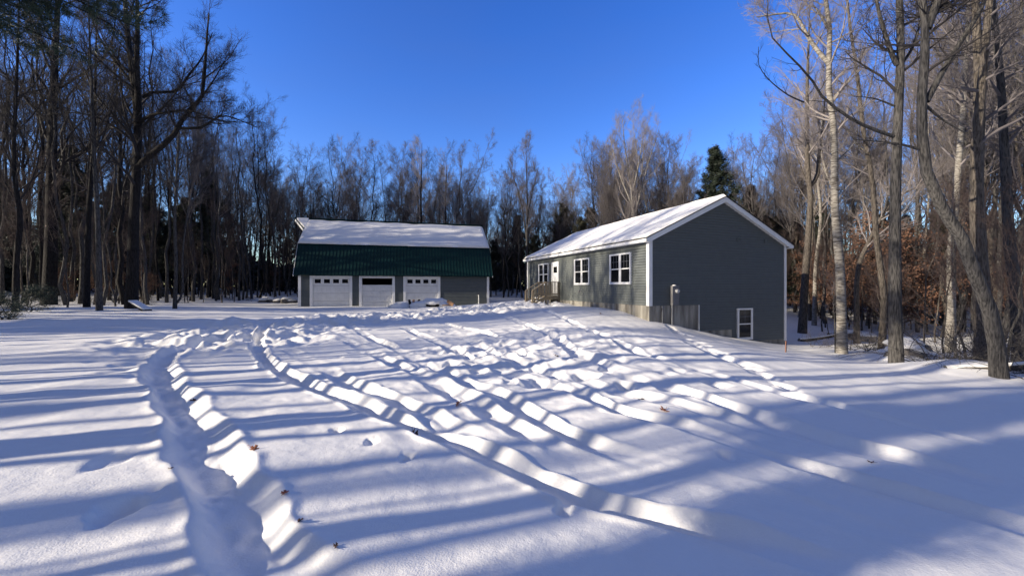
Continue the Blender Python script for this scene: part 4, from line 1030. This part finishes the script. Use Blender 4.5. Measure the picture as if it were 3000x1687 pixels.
leaf(1206,1254,.09,'leafdark',8,'large curled dark brown leaf by the long rut, biggest of all',1.2)
leaf(1878,1180,.07,'leafdark',9,'dark curled leaf at the top of a sunlit snow ledge',1.0,True)
leaf(1946,1211,.075,'leaforange',10,'reddish orange leaf on the sunlit ledge right of centre')
leaf(1631,1043,.07,'leafdark',11,'small dark leaf far up between the tracks',.9,True)
leaf(2551,1365,.03,'leafdark',12,'black speck of a leaf on the bright snow at the right',.8,True)
leaf(1760,921,.07,'leafdark',13,'tiny dark leaf on the smooth snow before the foundation',.8,True)

# ------------------------------------------------------------------ camera, sun, sky
cam = bpy.data.cameras.new('camera'); cam.sensor_width = 36; cam.lens = 36*F/3000; cam.clip_end = 2000; cam.clip_start = .05
cam.shift_y = -(843.5-841)/3000
co = bpy.data.objects.new('camera', cam); co.location = (0,0,EYE); co.rotation_euler = (R(90),0,0); C.objects.link(co); bpy.context.scene.camera = co
sun = bpy.data.lights.new('sun', 'SUN'); sun.energy = 5.0; sun.angle = R(.53); sun.color = (1.0,.88,.70)
so = bpy.data.objects.new('sun', sun); C.objects.link(so)
from mathutils import Vector
to = Vector((-sa*cos(R(SUN_ALT)), -ca*cos(R(SUN_ALT)), sin(R(SUN_ALT)))); so.rotation_euler = to.to_track_quat('Z','Y').to_euler(); so.location = to*60
w = bpy.data.worlds.new('World'); bpy.context.scene.world = w; w.use_nodes = True; t = w.node_tree
bg = t.nodes['Background']; sky = t.nodes.new('ShaderNodeTexSky'); sky.sky_type = 'NISHITA'; sky.sun_disc = False
sky.sun_elevation = R(SUN_ALT); sky.sun_rotation = math.atan2(to.x, to.y); sky.air_density = 1.0; sky.dust_density = .3; sky.ozone_density = 3.0
hs = t.nodes.new('ShaderNodeHueSaturation'); hs.inputs['Saturation'].default_value = 1.30; hs.inputs['Hue'].default_value = .524; hs.inputs['Value'].default_value = 1.32
t.links.new(sky.outputs[0], hs.inputs['Color'])
tc = t.nodes.new('ShaderNodeTexCoord'); sp = t.nodes.new('ShaderNodeSeparateXYZ'); t.links.new(tc.outputs['Generated'], sp.inputs[0])
def mth(op, a, b):
    n = t.nodes.new('ShaderNodeMath'); n.operation = op
    for i, q in enumerate((a, b)):
        if isinstance(q, (int, float)): n.inputs[i].default_value = q
        else: t.links.new(q, n.inputs[i])
    return n.outputs[0]
f_ = mth('SUBTRACT', mth('MULTIPLY', sp.outputs[2], .9), mth('MULTIPLY', sp.outputs[1], .75))  # unseen pale cloud overhead and behind, added to neutralise the shaded snow's colour
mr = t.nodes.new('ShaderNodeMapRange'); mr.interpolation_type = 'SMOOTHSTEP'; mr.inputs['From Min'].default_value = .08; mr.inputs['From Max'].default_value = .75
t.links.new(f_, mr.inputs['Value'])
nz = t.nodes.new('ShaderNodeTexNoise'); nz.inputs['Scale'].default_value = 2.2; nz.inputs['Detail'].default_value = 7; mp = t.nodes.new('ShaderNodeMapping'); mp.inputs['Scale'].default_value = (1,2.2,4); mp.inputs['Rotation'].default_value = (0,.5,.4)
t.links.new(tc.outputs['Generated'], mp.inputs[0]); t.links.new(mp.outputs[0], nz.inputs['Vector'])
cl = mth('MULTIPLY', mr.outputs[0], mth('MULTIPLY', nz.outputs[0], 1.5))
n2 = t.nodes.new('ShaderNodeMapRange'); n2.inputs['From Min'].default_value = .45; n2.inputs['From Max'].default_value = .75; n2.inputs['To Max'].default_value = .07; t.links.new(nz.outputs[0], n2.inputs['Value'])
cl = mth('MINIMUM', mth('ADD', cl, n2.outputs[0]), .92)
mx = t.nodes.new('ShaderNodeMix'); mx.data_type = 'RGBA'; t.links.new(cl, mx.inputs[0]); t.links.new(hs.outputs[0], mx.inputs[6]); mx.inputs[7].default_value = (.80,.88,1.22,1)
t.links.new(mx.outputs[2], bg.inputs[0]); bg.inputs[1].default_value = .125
sc = bpy.context.scene; sc.view_settings.view_transform = 'Standard'; sc.view_settings.look = 'None'; sc.view_settings.exposure = .78
sc.cycles.max_bounces = 5; sc.cycles.diffuse_bounces = 3
